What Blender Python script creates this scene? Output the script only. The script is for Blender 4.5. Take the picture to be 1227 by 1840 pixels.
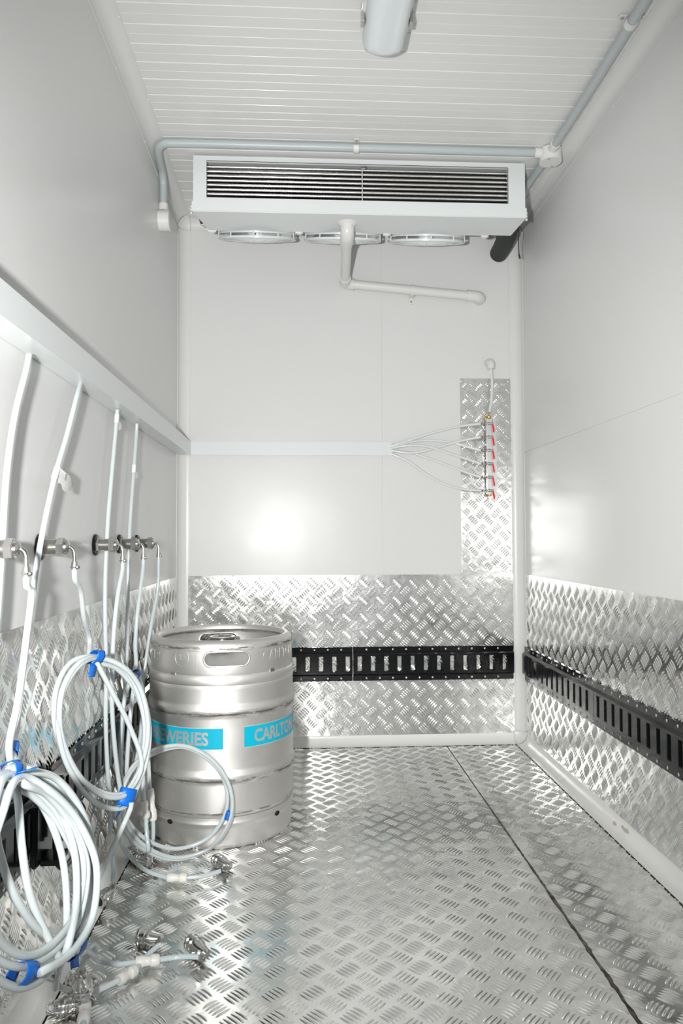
import bpy, bmesh, math, random
import numpy as np
from mathutils import Vector, Matrix

for o in list(bpy.data.objects):
    bpy.data.objects.remove(o, do_unlink=True)
SC = bpy.context.scene
COL = SC.collection
random.seed(7)
PI = math.pi
R = math.radians

# ------------------------------------------------------------------ camera
FPX = 1330.0
yaw, pitch, roll = R(3.118), R(1.899), R(-0.178)
fw = Vector((math.sin(yaw)*math.cos(pitch), math.cos(yaw)*math.cos(pitch), math.sin(pitch)))
rt = Vector((math.cos(yaw), -math.sin(yaw), 0))
up = rt.cross(fw)
rt2 = math.cos(roll)*rt + math.sin(roll)*up
up2 = -math.sin(roll)*rt + math.cos(roll)*up
cam_d = bpy.data.cameras.new('camera')
cam = bpy.data.objects.new('camera', cam_d)
COL.objects.link(cam)
mw = Matrix((( rt2.x, up2.x, -fw.x, 0), (rt2.y, up2.y, -fw.y, 0), (rt2.z, up2.z, -fw.z, 0.79), (0, 0, 0, 1)))
cam.matrix_world = mw
cam_d.sensor_fit = 'VERTICAL'
cam_d.sensor_height = 36.0
cam_d.lens = 36.0*FPX/1840.0
cam_d.clip_start = 0.02
cam_d.clip_end = 50
SC.camera = cam

# ------------------------------------------------------------------ light
world = bpy.data.worlds.new('world'); SC.world = world
world.use_nodes = True
world.node_tree.nodes['Background'].inputs[0].default_value = (0.97, 0.99, 1.0, 1)
world.node_tree.nodes['Background'].inputs[1].default_value = 0.45

# the camera's own flash, a zoomed head held just left of the lens
fl_d = bpy.data.lights.new('camera_flash', 'SPOT')
fl_d.energy = FLASH = 178.0
fl_d.spot_size = R(91); fl_d.spot_blend = 0.8; fl_d.shadow_soft_size = 0.024; fl_d.color = (1.0, 0.995, 0.98)
flash = bpy.data.objects.new('camera_flash', fl_d); COL.objects.link(flash)
flash.location = (-0.17, 0.02, 0.835)
flash.rotation_euler = (Vector((0.10, 2.83, 1.00))-flash.location).to_track_quat('-Z', 'Y').to_euler()

vs = SC.view_settings
vs.view_transform = 'Standard'
vs.look = 'None'
vs.exposure = 0.0
vs.gamma = 1.0
vs.use_curve_mapping = False

# ------------------------------------------------------------------ room measures (metres)
XL, XR, YB, YF, ZC = -0.465, 0.857, 2.835, -0.6, 2.01
CV = 0.038          # leg of the corner coving
ZS = 0.643          # top of the tread plate cladding

# ------------------------------------------------------------------ materials
def mat(name, col, rough=0.5, metal=0.0, coat=0.0, bump=None, spec=0.5, sss=0.0, trans=0.0, ior=1.45):
    m = bpy.data.materials.new(name); m.use_nodes = True
    nt = m.node_tree; b = nt.nodes['Principled BSDF']
    b.inputs['Base Color'].default_value = (*col, 1)
    b.inputs['Roughness'].default_value = rough
    b.inputs['Metallic'].default_value = metal
    b.inputs['Coat Weight'].default_value = coat
    b.inputs['Coat Roughness'].default_value = 0.08
    b.inputs['Specular IOR Level'].default_value = spec
    b.inputs['IOR'].default_value = ior
    b.inputs['Transmission Weight'].default_value = trans
    if sss:
        b.inputs['Subsurface Weight'].default_value = sss
        b.inputs['Subsurface Radius'].default_value = (0.006, 0.006, 0.006)
        b.inputs['Subsurface Scale'].default_value = 1.0
    if bump:
        for i, (scale, strength, dist) in enumerate(bump):
            tc = nt.nodes.new('ShaderNodeTexCoord')
            nz = nt.nodes.new('ShaderNodeTexNoise'); nz.inputs['Scale'].default_value = scale
            nz.inputs['Detail'].default_value = 2
            bp = nt.nodes.new('ShaderNodeBump'); bp.inputs['Strength'].default_value = strength
            bp.inputs['Distance'].default_value = dist
            nt.links.new(tc.outputs['Object'], nz.inputs['Vector'])
            nt.links.new(nz.outputs['Fac'], bp.inputs['Height'])
            if i: nt.links.new(last.outputs['Normal'], bp.inputs['Normal'])
            last = bp
        nt.links.new(last.outputs['Normal'], b.inputs['Normal'])
    return m

def noise_color(m, c1, c2, scale, lo=0.4, hi=0.6, rough=None, detail=5, distort=0.0):
    """mix two colours by a noise; optionally two roughnesses"""
    nt = m.node_tree; b = nt.nodes['Principled BSDF']
    tc = nt.nodes.new('ShaderNodeTexCoord'); nz = nt.nodes.new('ShaderNodeTexNoise')
    nz.inputs['Scale'].default_value = scale; nz.inputs['Detail'].default_value = detail
    nz.inputs['Distortion'].default_value = distort
    mr = nt.nodes.new('ShaderNodeMapRange'); mr.inputs[1].default_value = lo; mr.inputs[2].default_value = hi
    mx = nt.nodes.new('ShaderNodeMix'); mx.data_type = 'RGBA'
    mx.inputs[6].default_value = (*c1, 1); mx.inputs[7].default_value = (*c2, 1)
    nt.links.new(tc.outputs['Object'], nz.inputs['Vector'])
    nt.links.new(nz.outputs['Fac'], mr.inputs[0]); nt.links.new(mr.outputs[0], mx.inputs[0])
    nt.links.new(mx.outputs[2], b.inputs['Base Color'])
    if rough:
        m2 = nt.nodes.new('ShaderNodeMapRange'); m2.inputs[1].default_value = lo; m2.inputs[2].default_value = hi
        m2.inputs[3].default_value = rough[0]; m2.inputs[4].default_value = rough[1]
        nt.links.new(nz.outputs['Fac'], m2.inputs[0]); nt.links.new(m2.outputs[0], b.inputs['Roughness'])
    return m

M = {}
M['panel'] = mat('white_coated_panel', (0.72, 0.72, 0.715), 0.285, spec=0.3, bump=[(3.0, 0.25, 0.01), (260, 0.03, 0.001)])
M['ceiling'] = mat('white_ribbed_ceiling', (0.74, 0.74, 0.73), 0.25, bump=[(5.0, 0.2, 0.01), (300, 0.03, 0.001)])
M['cove'] = mat('white_pvc_coving', (0.71, 0.71, 0.70), 0.3)
M['cove_dirty'] = noise_color(mat('scuffed_white_pvc_coving', (0.76, 0.76, 0.74), 0.24), (0.80, 0.80, 0.78), (0.66, 0.65, 0.61), 9.0, 0.6, 0.85, detail=8)
M['white'] = mat('white_enamel', (0.73, 0.76, 0.76), 0.25)
M['white_pl'] = mat('white_plastic', (0.72, 0.72, 0.70), 0.3)
M['conduit'] = mat('grey_pvc_conduit', (0.45, 0.50, 0.505), 0.35)
M['tube'] = mat('milky_beer_line', (0.52, 0.57, 0.575), 0.2, sss=0.5, coat=0.15)
M['tube_clear'] = mat('bluish_beer_line', (0.45, 0.52, 0.54), 0.12, coat=0.3)
M['gas'] = mat('white_gas_line', (0.72, 0.74, 0.73), 0.25)
M['union'] = mat('ivory_push_fitting', (0.66, 0.65, 0.61), 0.4)
M['tape'] = mat('blue_tape', (0.0, 0.13, 0.55), 0.45, bump=[(120, 0.3, 0.002)])
M['paper'] = mat('white_paper_tape', (0.74, 0.74, 0.72), 0.7)
M['ink'] = mat('grey_pencil', (0.48, 0.48, 0.48), 0.8)
M['chrome'] = mat('polished_stainless', (0.62, 0.61, 0.59), 0.16, 1.0)
M['brushed'] = mat('brushed_stainless', (0.58, 0.57, 0.545), 0.3, 1.0, bump=[(400, 0.1, 0.0005)])
M['brass'] = mat('brass', (0.65, 0.42, 0.16), 0.28, 1.0)
M['black'] = mat('black_powder_coat', (0.004, 0.005, 0.005), 0.13)
M['rubber'] = mat('black_foam', (0.012, 0.016, 0.014), 0.55)
M['red'] = mat('red_lever', (0.85, 0.01, 0.01), 0.4)
M['hole'] = mat('dark_gap', (0.01, 0.01, 0.009), 0.8)
M['alu'] = mat('aluminium_strip', (0.70, 0.72, 0.71), 0.35, 0.6)
M['diffuser'] = mat('opal_diffuser', (0.74, 0.78, 0.80), 0.3)
M['coil'] = mat('finned_coil_metal', (0.80, 0.78, 0.77), 0.25, 0.9)
M['fin'] = mat('aluminium_fins', (0.42, 0.43, 0.42), 0.35, 0.9)
M['text_steel'] = mat('bare_steel_lettering', (0.62, 0.55, 0.52), 0.4, 0.6)

def steel_sheet(name, c1, c2, r0, r1, dirt):
    m = mat(name, c1, r0, 1.0)
    nt = m.node_tree; b = nt.nodes['Principled BSDF']
    N = nt.nodes.new; Lk = nt.links.new
    tc = N('ShaderNodeTexCoord')
    nz = N('ShaderNodeTexNoise'); nz.inputs['Scale'].default_value = 7; nz.inputs['Detail'].default_value = 9; nz.inputs['Roughness'].default_value = 0.65
    Lk(tc.outputs['Object'], nz.inputs['Vector'])
    mr = N('ShaderNodeMapRange'); mr.inputs[1].default_value = 0.35; mr.inputs[2].default_value = 0.7
    Lk(nz.outputs['Fac'], mr.inputs[0])
    mx = N('ShaderNodeMix'); mx.data_type = 'RGBA'; mx.inputs[6].default_value = (*c1, 1); mx.inputs[7].default_value = (*c2, 1)
    Lk(mr.outputs[0], mx.inputs[0])
    last = mx.outputs[2]
    if dirt:
        nd = N('ShaderNodeTexNoise'); nd.inputs['Scale'].default_value = 3.2; nd.inputs['Detail'].default_value = 10; nd.inputs['Roughness'].default_value = 0.75
        Lk(tc.outputs['Object'], nd.inputs['Vector'])
        md = N('ShaderNodeMapRange'); md.inputs[1].default_value = 0.56; md.inputs[2].default_value = 0.74; md.inputs[4].default_value = dirt
        Lk(nd.outputs['Fac'], md.inputs[0])
        m3 = N('ShaderNodeMix'); m3.data_type = 'RGBA'; m3.inputs[7].default_value = (0.20, 0.23, 0.235, 1)
        Lk(md.outputs[0], m3.inputs[0]); Lk(last, m3.inputs[6]); last = m3.outputs[2]
    Lk(last, b.inputs['Base Color'])
    m2 = N('ShaderNodeMapRange'); m2.inputs[1].default_value = 0.3; m2.inputs[2].default_value = 0.7
    m2.inputs[3].default_value = r0; m2.inputs[4].default_value = r1
    Lk(nz.outputs['Fac'], m2.inputs[0]); Lk(m2.outputs[0], b.inputs['Roughness'])
    n1 = N('ShaderNodeTexNoise'); n1.inputs['Scale'].default_value = 13; n1.inputs['Detail'].default_value = 3
    Lk(tc.outputs['Object'], n1.inputs['Vector'])
    bp = N('ShaderNodeBump'); bp.inputs['Strength'].default_value = 0.4; bp.inputs['Distance'].default_value = 0.006
    Lk(n1.outputs['Fac'], bp.inputs['Height']); Lk(bp.outputs['Normal'], b.inputs['Normal'])
    return m
M['tread'] = steel_sheet('bright_tread_plate', (0.93, 0.93, 0.915), (0.82, 0.82, 0.805), 0.11, 0.23, 0.35)
M['tread_floor'] = steel_sheet('worn_floor_tread_plate', (0.93, 0.93, 0.91), (0.76, 0.76, 0.74), 0.14, 0.29, 0.5)

# keg steel: satin with scuffs and dark rub marks along the rolling hoops (a wear pattern with a shape of its own)
def keg_steel():
    m = mat('satin_keg_steel', (0.66, 0.65, 0.62), 0.5, 1.0)
    nt = m.node_tree; b = nt.nodes['Principled BSDF']; N = nt.nodes.new; Lk = nt.links.new
    tc = N('ShaderNodeTexCoord'); sp = N('ShaderNodeSeparateXYZ'); Lk(tc.outputs['Object'], sp.inputs[0])
    mp = N('ShaderNodeMapping'); mp.inputs['Scale'].default_value = (22, 22, 160); Lk(tc.outputs['Object'], mp.inputs[0])
    nz = N('ShaderNodeTexNoise'); nz.inputs['Scale'].default_value = 1; nz.inputs['Detail'].default_value = 8; nz.inputs['Roughness'].default_value = 0.7
    Lk(mp.outputs[0], nz.inputs['Vector'])
    def band(z, w):
        a = N('ShaderNodeMath'); a.operation = 'SUBTRACT'; a.inputs[1].default_value = z; Lk(sp.outputs[2], a.inputs[0])
        c = N('ShaderNodeMath'); c.operation = 'ABSOLUTE'; Lk(a.outputs[0], c.inputs[0])
        d = N('ShaderNodeMapRange'); d.inputs[1].default_value = w; d.inputs[2].default_value = 0; Lk(c.outputs[0], d.inputs[0])
        return d.outputs[0]
    s = None
    for z, w in ((0.339, 0.013), (0.173, 0.013), (0.505, 0.010), (0.09, 0.005)):
        o = band(z, w)
        if s is None: s = o
        else:
            a = N('ShaderNodeMath'); a.operation = 'MAXIMUM'; Lk(s, a.inputs[0]); Lk(o, a.inputs[1]); s = a.outputs[0]
    mr = N('ShaderNodeMapRange'); mr.inputs[1].default_value = 0.44; mr.inputs[2].default_value = 0.52; Lk(nz.outputs['Fac'], mr.inputs[0])
    mu = N('ShaderNodeMath'); mu.operation = 'MULTIPLY'; Lk(s, mu.inputs[0]); Lk(mr.outputs[0], mu.inputs[1])
    n2 = N('ShaderNodeTexNoise'); n2.inputs['Scale'].default_value = 24; n2.inputs['Detail'].default_value = 10; n2.inputs['Roughness'].default_value = 0.8
    Lk(tc.outputs['Object'], n2.inputs['Vector'])
    m4 = N('ShaderNodeMapRange'); m4.inputs[1].default_value = 0.68; m4.inputs[2].default_value = 0.74; m4.inputs[4].default_value = 0.7; Lk(n2.outputs['Fac'], m4.inputs[0])
    ad = N('ShaderNodeMath'); ad.operation = 'MAXIMUM'; Lk(mu.outputs[0], ad.inputs[0]); Lk(m4.outputs[0], ad.inputs[1])
    n3 = N('ShaderNodeTexNoise'); n3.inputs['Scale'].default_value = 9; n3.inputs['Detail'].default_value = 6
    Lk(tc.outputs['Object'], n3.inputs['Vector'])
    mx0 = N('ShaderNodeMix'); mx0.data_type = 'RGBA'; mx0.inputs[6].default_value = (0.68, 0.67, 0.645, 1); mx0.inputs[7].default_value = (0.84, 0.83, 0.80, 1)
    Lk(n3.outputs['Fac'], mx0.inputs[0])
    mx = N('ShaderNodeMix'); mx.data_type = 'RGBA'; mx.inputs[7].default_value = (0.07, 0.06, 0.05, 1)
    Lk(mx0.outputs[2], mx.inputs[6]); Lk(ad.outputs[0], mx.inputs[0]); Lk(mx.outputs[2], b.inputs['Base Color'])
    mm = N('ShaderNodeMapRange'); mm.inputs[3].default_value = 1.0; mm.inputs[4].default_value = 0.2; Lk(ad.outputs[0], mm.inputs[0]); Lk(mm.outputs[0], b.inputs['Metallic'])
    bp = N('ShaderNodeBump'); bp.inputs['Strength'].default_value = 0.25; bp.inputs['Distance'].default_value = 0.004
    Lk(n3.outputs['Fac'], bp.inputs['Height']); Lk(bp.outputs['Normal'], b.inputs['Normal'])
    return m
M['keg'] = keg_steel()
M['label'] = mat('turquoise_label', (0.0, 0.40, 0.56), 0.35)

# ------------------------------------------------------------------ mesh helpers
class MB:
    def __init__(s): s.v = []; s.f = []
    def add(s, vs_, fs_):
        n = len(s.v); s.v += [tuple(p) for p in vs_]; s.f += [tuple(i+n for i in f) for f in fs_]; return s
    def box(s, a, b):
        (x0, y0, z0), (x1, y1, z1) = a, b
        x0, x1 = min(x0, x1), max(x0, x1); y0, y1 = min(y0, y1), max(y0, y1); z0, z1 = min(z0, z1), max(z0, z1)
        return s.add([(x0,y0,z0),(x1,y0,z0),(x1,y1,z0),(x0,y1,z0),(x0,y0,z1),(x1,y0,z1),(x1,y1,z1),(x0,y1,z1)],
                     [(0,3,2,1),(4,5,6,7),(0,1,5,4),(1,2,6,5),(2,3,7,6),(3,0,4,7)])
    def prism(s, poly, axis, a, b):
        """poly: 2-D points in the two other axes (cyclic order), extruded along axis from a to b"""
        def mk(p, t):
            q = list(p); q.insert(axis, t); return tuple(q)
        n = len(poly)
        vs_ = [mk(p, a) for p in poly] + [mk(p, b) for p in poly]
        return s.add(vs_, [tuple(range(n))[::-1], tuple(range(n, 2*n))] + [(i, (i+1) % n, n+(i+1) % n, n+i) for i in range(n)])
    def lathe(s, prof, p0, d, seg=24, caps=True):
        """prof: (distance along axis, radius)"""
        d = Vector(d).normalized(); p0 = Vector(p0)
        a = d.orthogonal().normalized(); b = d.cross(a)
        n = len(prof); vs_ = []
        for t, r in prof:
            for i in range(seg):
                th = 2*PI*i/seg
                vs_.append(p0 + d*t + (a*math.cos(th) + b*math.sin(th))*max(r, 1e-5))
        fs_ = [(j*seg+i, j*seg+(i+1) % seg, (j+1)*seg+(i+1) % seg, (j+1)*seg+i) for j in range(n-1) for i in range(seg)]
        if caps: fs_ += [tuple(range(seg))[::-1], tuple(range((n-1)*seg, n*seg))]
        return s.add(vs_, fs_)
    def cyl(s, p0, p1, r, seg=20, r1=None):
        p0 = Vector(p0); p1 = Vector(p1); L_ = (p1-p0).length
        return s.lathe([(0, r), (L_, r if r1 is None else r1)], p0, p1-p0, seg)
    def tube(s, pts, r, seg=12, step=0.008, smooth=True, radii=None):
        P = spline(pts, step) if smooth else [Vector(p) for p in pts]
        n = len(P)
        T = [(P[min(i+1, n-1)]-P[max(i-1, 0)]).normalized() for i in range(n)]
        a = T[0].orthogonal().normalized(); vs_ = []
        for i in range(n):
            a = (a - T[i]*a.dot(T[i])).normalized(); b = T[i].cross(a)
            rr = r if radii is None else r*radii(i/(n-1))
            for k in range(seg):
                th = 2*PI*k/seg; vs_.append(P[i] + (a*math.cos(th)+b*math.sin(th))*rr)
        fs_ = [(j*seg+i, j*seg+(i+1) % seg, (j+1)*seg+(i+1) % seg, (j+1)*seg+i) for j in range(n-1) for i in range(seg)]
        fs_ += [tuple(range(seg))[::-1], tuple(range((n-1)*seg, n*seg))]
        return s.add(vs_, fs_)
    def torus(s, c, axis, R_, r, seg=32, rs=10, sx=1.0):
        axis = Vector(axis).normalized(); a = axis.orthogonal().normalized(); b = axis.cross(a); c = Vector(c); vs_ = []
        for i in range(seg):
            t = 2*PI*i/seg; d = a*math.cos(t)+b*math.sin(t)
            for k in range(rs):
                u = 2*PI*k/rs; vs_.append(c + d*(R_+r*math.cos(u)) + axis*r*math.sin(u))
        return s.add(vs_, [(i*rs+k, ((i+1) % seg)*rs+k, ((i+1) % seg)*rs+(k+1) % rs, i*rs+(k+1) % rs) for i in range(seg) for k in range(rs)])
    def build(s, name, m, parent=None, smooth=35, bevel=0, seg=2, keep_normals=False):
        me = bpy.data.meshes.new(name); me.from_pydata([tuple(p) for p in s.v], [], s.f)
        o = bpy.data.objects.new(name, me); COL.objects.link(o)
        ms = m if isinstance(m, (list, tuple)) else [m]
        for x in ms: me.materials.append(x)
        bm = bmesh.new(); bm.from_mesh(me)
        if not keep_normals: bmesh.ops.recalc_face_normals(bm, faces=bm.faces)
        if bevel: bmesh.ops.bevel(bm, geom=[e for e in bm.edges if len(e.link_faces) == 2 and e.calc_face_angle() > R(40)], offset=bevel, segments=seg, affect='EDGES', clamp_overlap=True)
        bm.to_mesh(me); bm.free()
        if smooth:
            me.polygons.foreach_set('use_smooth', [True]*len(me.polygons))
            if smooth < 180: me.set_sharp_from_angle(angle=R(smooth))
        if parent: o.parent = parent
        return o

def spline(pts, step=0.008):
    P = [Vector(p) for p in pts]; out = []
    if len(P) < 3:
        n = max(2, int((P[1]-P[0]).length/step)); return [P[0].lerp(P[1], i/n) for i in range(n+1)]
    Q = [P[0]*2-P[1]] + P + [P[-1]*2-P[-2]]
    for i in range(1, len(Q)-2):
        a, b, c, d = Q[i-1:i+3]
        # centripetal Catmull-Rom
        t0 = 0; t1 = t0+max((b-a).length, 1e-6)**.5; t2 = t1+max((c-b).length, 1e-6)**.5; t3 = t2+max((d-c).length, 1e-6)**.5
        n = max(2, int((c-b).length/step))
        for k in range(n):
            t = t1+(t2-t1)*k/n
            A1 = a*((t1-t)/(t1-t0))+b*((t-t0)/(t1-t0)); A2 = b*((t2-t)/(t2-t1))+c*((t-t1)/(t2-t1)); A3 = c*((t3-t)/(t3-t2))+d*((t-t2)/(t3-t2))
            B1 = A1*((t2-t)/(t2-t0))+A2*((t-t0)/(t2-t0)); B2 = A2*((t3-t)/(t3-t1))+A3*((t-t1)/(t3-t1))
            out.append(B1*((t2-t)/(t2-t1))+B2*((t-t1)/(t2-t1)))
    out.append(P[-1]); return out

def empty(name, loc=(0, 0, 0)):
    o = bpy.data.objects.new(name, None); COL.objects.link(o); o.location = loc; o.empty_display_size = 0.05
    return o
def tag(o, label=None, cat=None, group=None, kind=None):
    if label: o['label'] = label
    if cat: o['category'] = cat
    if group: o['group'] = group
    if kind: o['kind'] = kind
    return o
def thing(name, label, cat, loc, group=None):
    return tag(empty(name, loc), label, cat, group)
def shift(mb, loc):
    """world coordinates to coordinates local to a thing standing at loc"""
    mb.v = [(p[0]-loc[0], p[1]-loc[1], p[2]-loc[2]) for p in mb.v]; return mb
def part(mb, name, m, root, **k):
    return shift(mb, root_world(root)).build(name, m, root, **k)
def root_world(o):
    l = Vector((0, 0, 0))
    while o is not None: l += o.location; o = o.parent
    return l

# ------------------------------------------------------------------ tread plate: five-bar pattern as real raised bars
def tread_sheet(name, u0, u1, v0, v1, to3, m, phase=(0, 0), pitch=0.061, thick=0.002, seams=()):
    """sheet in (u,v); to3(u,v,h) maps to 3-D, h = height off the sheet"""
    mb = MB()
    mb.add([to3(u0, v0, 0), to3(u1, v0, 0), to3(u1, v1, 0), to3(u0, v1, 0), to3(u0, v0, -thick), to3(u1, v0, -thick), to3(u1, v1, -thick), to3(u0, v1, -thick)],
           [(0, 1, 2, 3), (7, 6, 5, 4), (0, 4, 5, 1), (1, 5, 6, 2), (2, 6, 7, 3), (3, 7, 4, 0)])
    na, nb = 8, 5
    rnd = random.Random(3)
    s2 = math.sqrt(0.5)
    V = []; F = []
    i0 = int((u0-phase[0])/pitch)-2; i1 = int((u1-phase[0])/pitch)+2
    j0 = int((v0-phase[1])/pitch)-2; j1 = int((v1-phase[1])/pitch)+2
    for i in range(i0, i1):
        for j in range(j0, j1):
            for kind in (0, 1):
                cu = phase[0]+(i+0.5*kind)*pitch; cv = phase[1]+(j+0.5*kind)*pitch
                if cu < u0-0.02 or cu > u1+0.02 or cv < v0-0.02 or cv > v1+0.02: continue
                du, dv = (s2, -s2) if kind == 0 else (s2, s2)     # along the bar
                eu, ev = (s2, s2) if kind == 0 else (-s2, s2)     # across
                for k in range(-2, 3):
                    ln = (0.0180-0.0008*abs(k))*pitch/0.0655; w = 0.0031*pitch/0.0655; off = k*0.0088*pitch/0.0655
                    ring = []
                    ok = True; pts = []
                    for a in range(na):
                        t = -1+2*a/(na-1); ww = w*math.sqrt(max(0, 1-t*t*0.97))
                        hh = 0.0025*(1-t*t*0.999)**0.6
                        for b in range(nb):
                            q = -1+2*b/(nb-1)
                            bow = off*(1-0.05*t*t)-0.0012*t*t
                            uu = cu+du*ln*t+eu*(bow+ww*q); vv = cv+dv*ln*t+ev*(bow+ww*q)
                            if not (u0+0.001 < uu < u1-0.001 and v0+0.001 < vv < v1-0.001): ok = False
                            pts.append((uu, vv, hh*(1-q*q)-0.00012))
                    if not ok: continue
                    n = len(V)
                    V += [to3(*p) for p in pts]
                    F += [(n+a*nb+b, n+(a+1)*nb+b, n+(a+1)*nb+b+1, n+a*nb+b+1) for a in range(na-1) for b in range(nb-1)]
    mb.add(V, F)
    o = mb.build(name, m, smooth=180, keep_normals=True)
    me = o.data
    # flat sheet shades flat, bars shade smooth; make every face look off the sheet
    sm = [False]*6+[True]*(len(me.polygons)-6)
    me.polygons.foreach_set('use_smooth', sm)
    n_off = (Vector(to3(0, 0, 1))-Vector(to3(0, 0, 0))).normalized()
    bm = bmesh.new(); bm.from_mesh(me)
    bm.faces.ensure_lookup_table()
    fl = [f for f in bm.faces[6:] if f.normal.dot(n_off) < 0]
    bmesh.ops.reverse_faces(bm, faces=fl)
    if bm.faces[0].normal.dot(n_off) < 0: bmesh.ops.reverse_faces(bm, faces=bm.faces[:6])
    bm.to_mesh(me); bm.free()
    return o
# ------------------------------------------------------------------ room shell
def struct(mb, name, m, **k):
    return tag(mb.build(name, m, **k), kind='structure')

T_ = 0.05
struct(MB().box((XL-T_, YF, -0.02), (XR+T_, YB+T_, -0.0022)), 'floor', M['hole'], smooth=0)
# side walls as panels with a joint groove at z 1.11 (right) ; back wall with an upright joint at x 0.313
def wall_x(name, x, out):
    mb = MB(); g = 0.0015
    mb.box((x, YF, 0), (x+out*T_, YB, 1.11-g)); mb.box((x, YF, 1.11+g), (x+out*T_, YB, ZC))
    mb.box((x+out*0.002, YF, 1.11-g), (x+out*T_, YB, 1.11+g))
    return struct(mb, name, M['panel'], smooth=0)
wall_x('wall_left', XL, -1); wall_x('wall_right', XR, 1)
mb = MB(); g = 0.0012
mb.box((XL-T_, YB, 0), (0.313-g, YB+T_, ZC)); mb.box((0.313+g, YB, 0), (XR+T_, YB+T_, ZC)); mb.box((0.313-g, YB+0.002, 0), (0.313+g, YB+T_, ZC))
struct(mb, 'wall_back', M['panel'], smooth=0)
# ribbed ceiling: raised and lowered bands across the room
mb = MB(); poly = []
y = YF; k = 0; pit = 0.0355; st = 0.0012
while y < YB-0.001:
    y2 = min(y+pit, YB); z = ZC - (0.0 if k % 2 else 0.0008)
    poly += [(y+st, z), (y2-st, z)]; y = y2; k += 1
    if y2 < YB: poly += [(y2-0.0005, ZC+0.0012), (y2+0.0005, ZC+0.0012)]
poly += [(YB, ZC+T_), (YF, ZC+T_)]
mb.prism(poly, 0, XL-T_, XR+T_)
struct(mb, 'ceiling', M['ceiling'], smooth=0)

# ------------------------------------------------------------------ concave coving in the corners
def cove_poly(cx, cy, sx, sy, c, th=0.002, n=14):
    """2-D section: corner at (cx,cy), room side towards (sx,sy)"""
    p = [(cx+sx*0.0002, cy+sy*(c+0.006)), (cx+sx*0.0022, cy+sy*(c+0.006)), (cx+sx*0.0022, cy+sy*c)]
    for i in range(1, n):
        t = PI/2*i/n
        p.append((cx+sx*(c-(c-0.0022)*math.cos(t)), cy+sy*(c-(c-0.0022)*math.sin(t))))
    p += [(cx+sx*c, cy+sy*0.0022), (cx+sx*(c+0.006), cy+sy*0.0022), (cx+sx*(c+0.006), cy+sy*0.0002), (cx+sx*0.0002, cy+sy*0.0002)]
    return p
KC = 0.0435
GP = 0.0062+CV
n_tr = [0]
def cove(axis, cx, cy, sx, sy, a, b, m):
    n_tr[0] += 1
    return struct(MB().prism(cove_poly(cx, cy, sx, sy, CV), axis, a, b), 'trim_%d' % n_tr[0], m, smooth=30)
e = KC-0.004
cove(2, XL, YB, 1, -1, e, ZC-e, M['cove'])            # upright, left
cove(2, XR, YB, -1, -1, e, ZC-e, M['cove'])           # upright, right
cove(1, XL, ZC, 1, -1, YF, YB-e, M['cove'])           # ceiling, left
cove(1, XR, ZC, -1, -1, YF, YB-e, M['cove'])          # ceiling, right
cove(0, YB, ZC, -1, -1, XL+e, XR-e, M['cove'])        # ceiling, back
cove(0, YB, 0.0, -1, 1, XL+e, XR-e, M['cove_dirty'])        # floor, back
cove(1, XR, 0.0, -1, 1, YF, YB-e, M['cove_dirty'])
cove(1, XL, 0.0, 1, 1, YF, YB-e, M['cove_dirty'])
for nm, a0, a1 in (('trim_7', (XR-GP-0.0018, YF, 0.0), (XR-GP, YB-GP, 0.0016)), ('trim_6', (XL+GP, YB-GP-0.0018, 0.0), (XR-GP, YB-GP, 0.0016)), ('trim_8', (XL+GP, YF, 0.0), (XL+GP+0.0018, YB-GP, 0.0016))):
    MB().box(a0, a1).build('dark_sealant', M['hole'], bpy.data.objects[nm], smooth=0)
def corner_cap(cx, cz, sx, sz):
    """moulded three-way corner: the inside of a ball, edges lapping over the covings"""
    n_tr[0] += 1
    k = KC; r_in = k-0.0035; n = 10; mb = MB(); vs_ = []; c = Vector((cx+sx*k, YB-k, cz+sz*k))
    for i in range(n+1):
        for j in range(n+1):
            a = i/n; b = j/n
            # cube-to-sphere patch looking into the corner
            u = math.tan(PI/4*0)+0
            th = PI/2*a; ph = PI/2*b
            d = Vector((math.cos(th)*math.cos(ph)*1.0, math.sin(th)*math.cos(ph), math.sin(ph)))
            vs_.append(c + Vector((-sx*d.x, d.y, -sz*d.z))*r_in)
    q = (n+1)
    fs_ = [(i*q+j, (i+1)*q+j, (i+1)*q+j+1, i*q+j+1) for i in range(n) for j in range(n)]
    mb.add(vs_, fs_)
    o = mb.build('trim_%d' % n_tr[0], M['cove'], smooth=60)
    s = o.modifiers.new('thick', 'SOLIDIFY'); s.thickness = 0.0025; s.offset = 0
    return tag(o, kind='structure')
for cx, sx in ((XL, 1), (XR, -1)):
    for cz, sz in ((0.0, 1), (ZC, -1)): corner_cap(cx, cz, sx, sz)
# little rivets along the coving edges, part of the trim
def rivets(name_parent, pts, d):
    for p in pts:
        p = Vector(p)
        mb = MB().lathe([(0, 0.0032), (0.0012, 0.0028), (0.002, 0.0015), (0.0022, 0.0003)], p, d, 10)
        tag(mb.build('rivet', M['white_pl'], name_parent))
tr = {o.name: o for o in bpy.data.objects}
rivets(tr['trim_3'], [(XL+0.0018, y, ZC-CV-0.003) for y in (1.2, 1.5, 1.85, 2.2, 2.55)], (1, 0, 0))
rivets(tr['trim_3'], [(XL+CV+0.003, y, ZC-0.0018) for y in (1.3, 1.72, 2.05, 2.45)], (0, 0, -1))
rivets(tr['trim_4'], [(XR-0.0018, y, ZC-CV-0.003) for y in (1.3, 1.62, 1.95, 2.3, 2.6)], (-1, 0, 0))
rivets(tr['trim_4'], [(XR-CV-0.003, y, ZC-0.0018) for y in (1.35, 1.7, 2.05)], (0, 0, -1))
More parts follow.
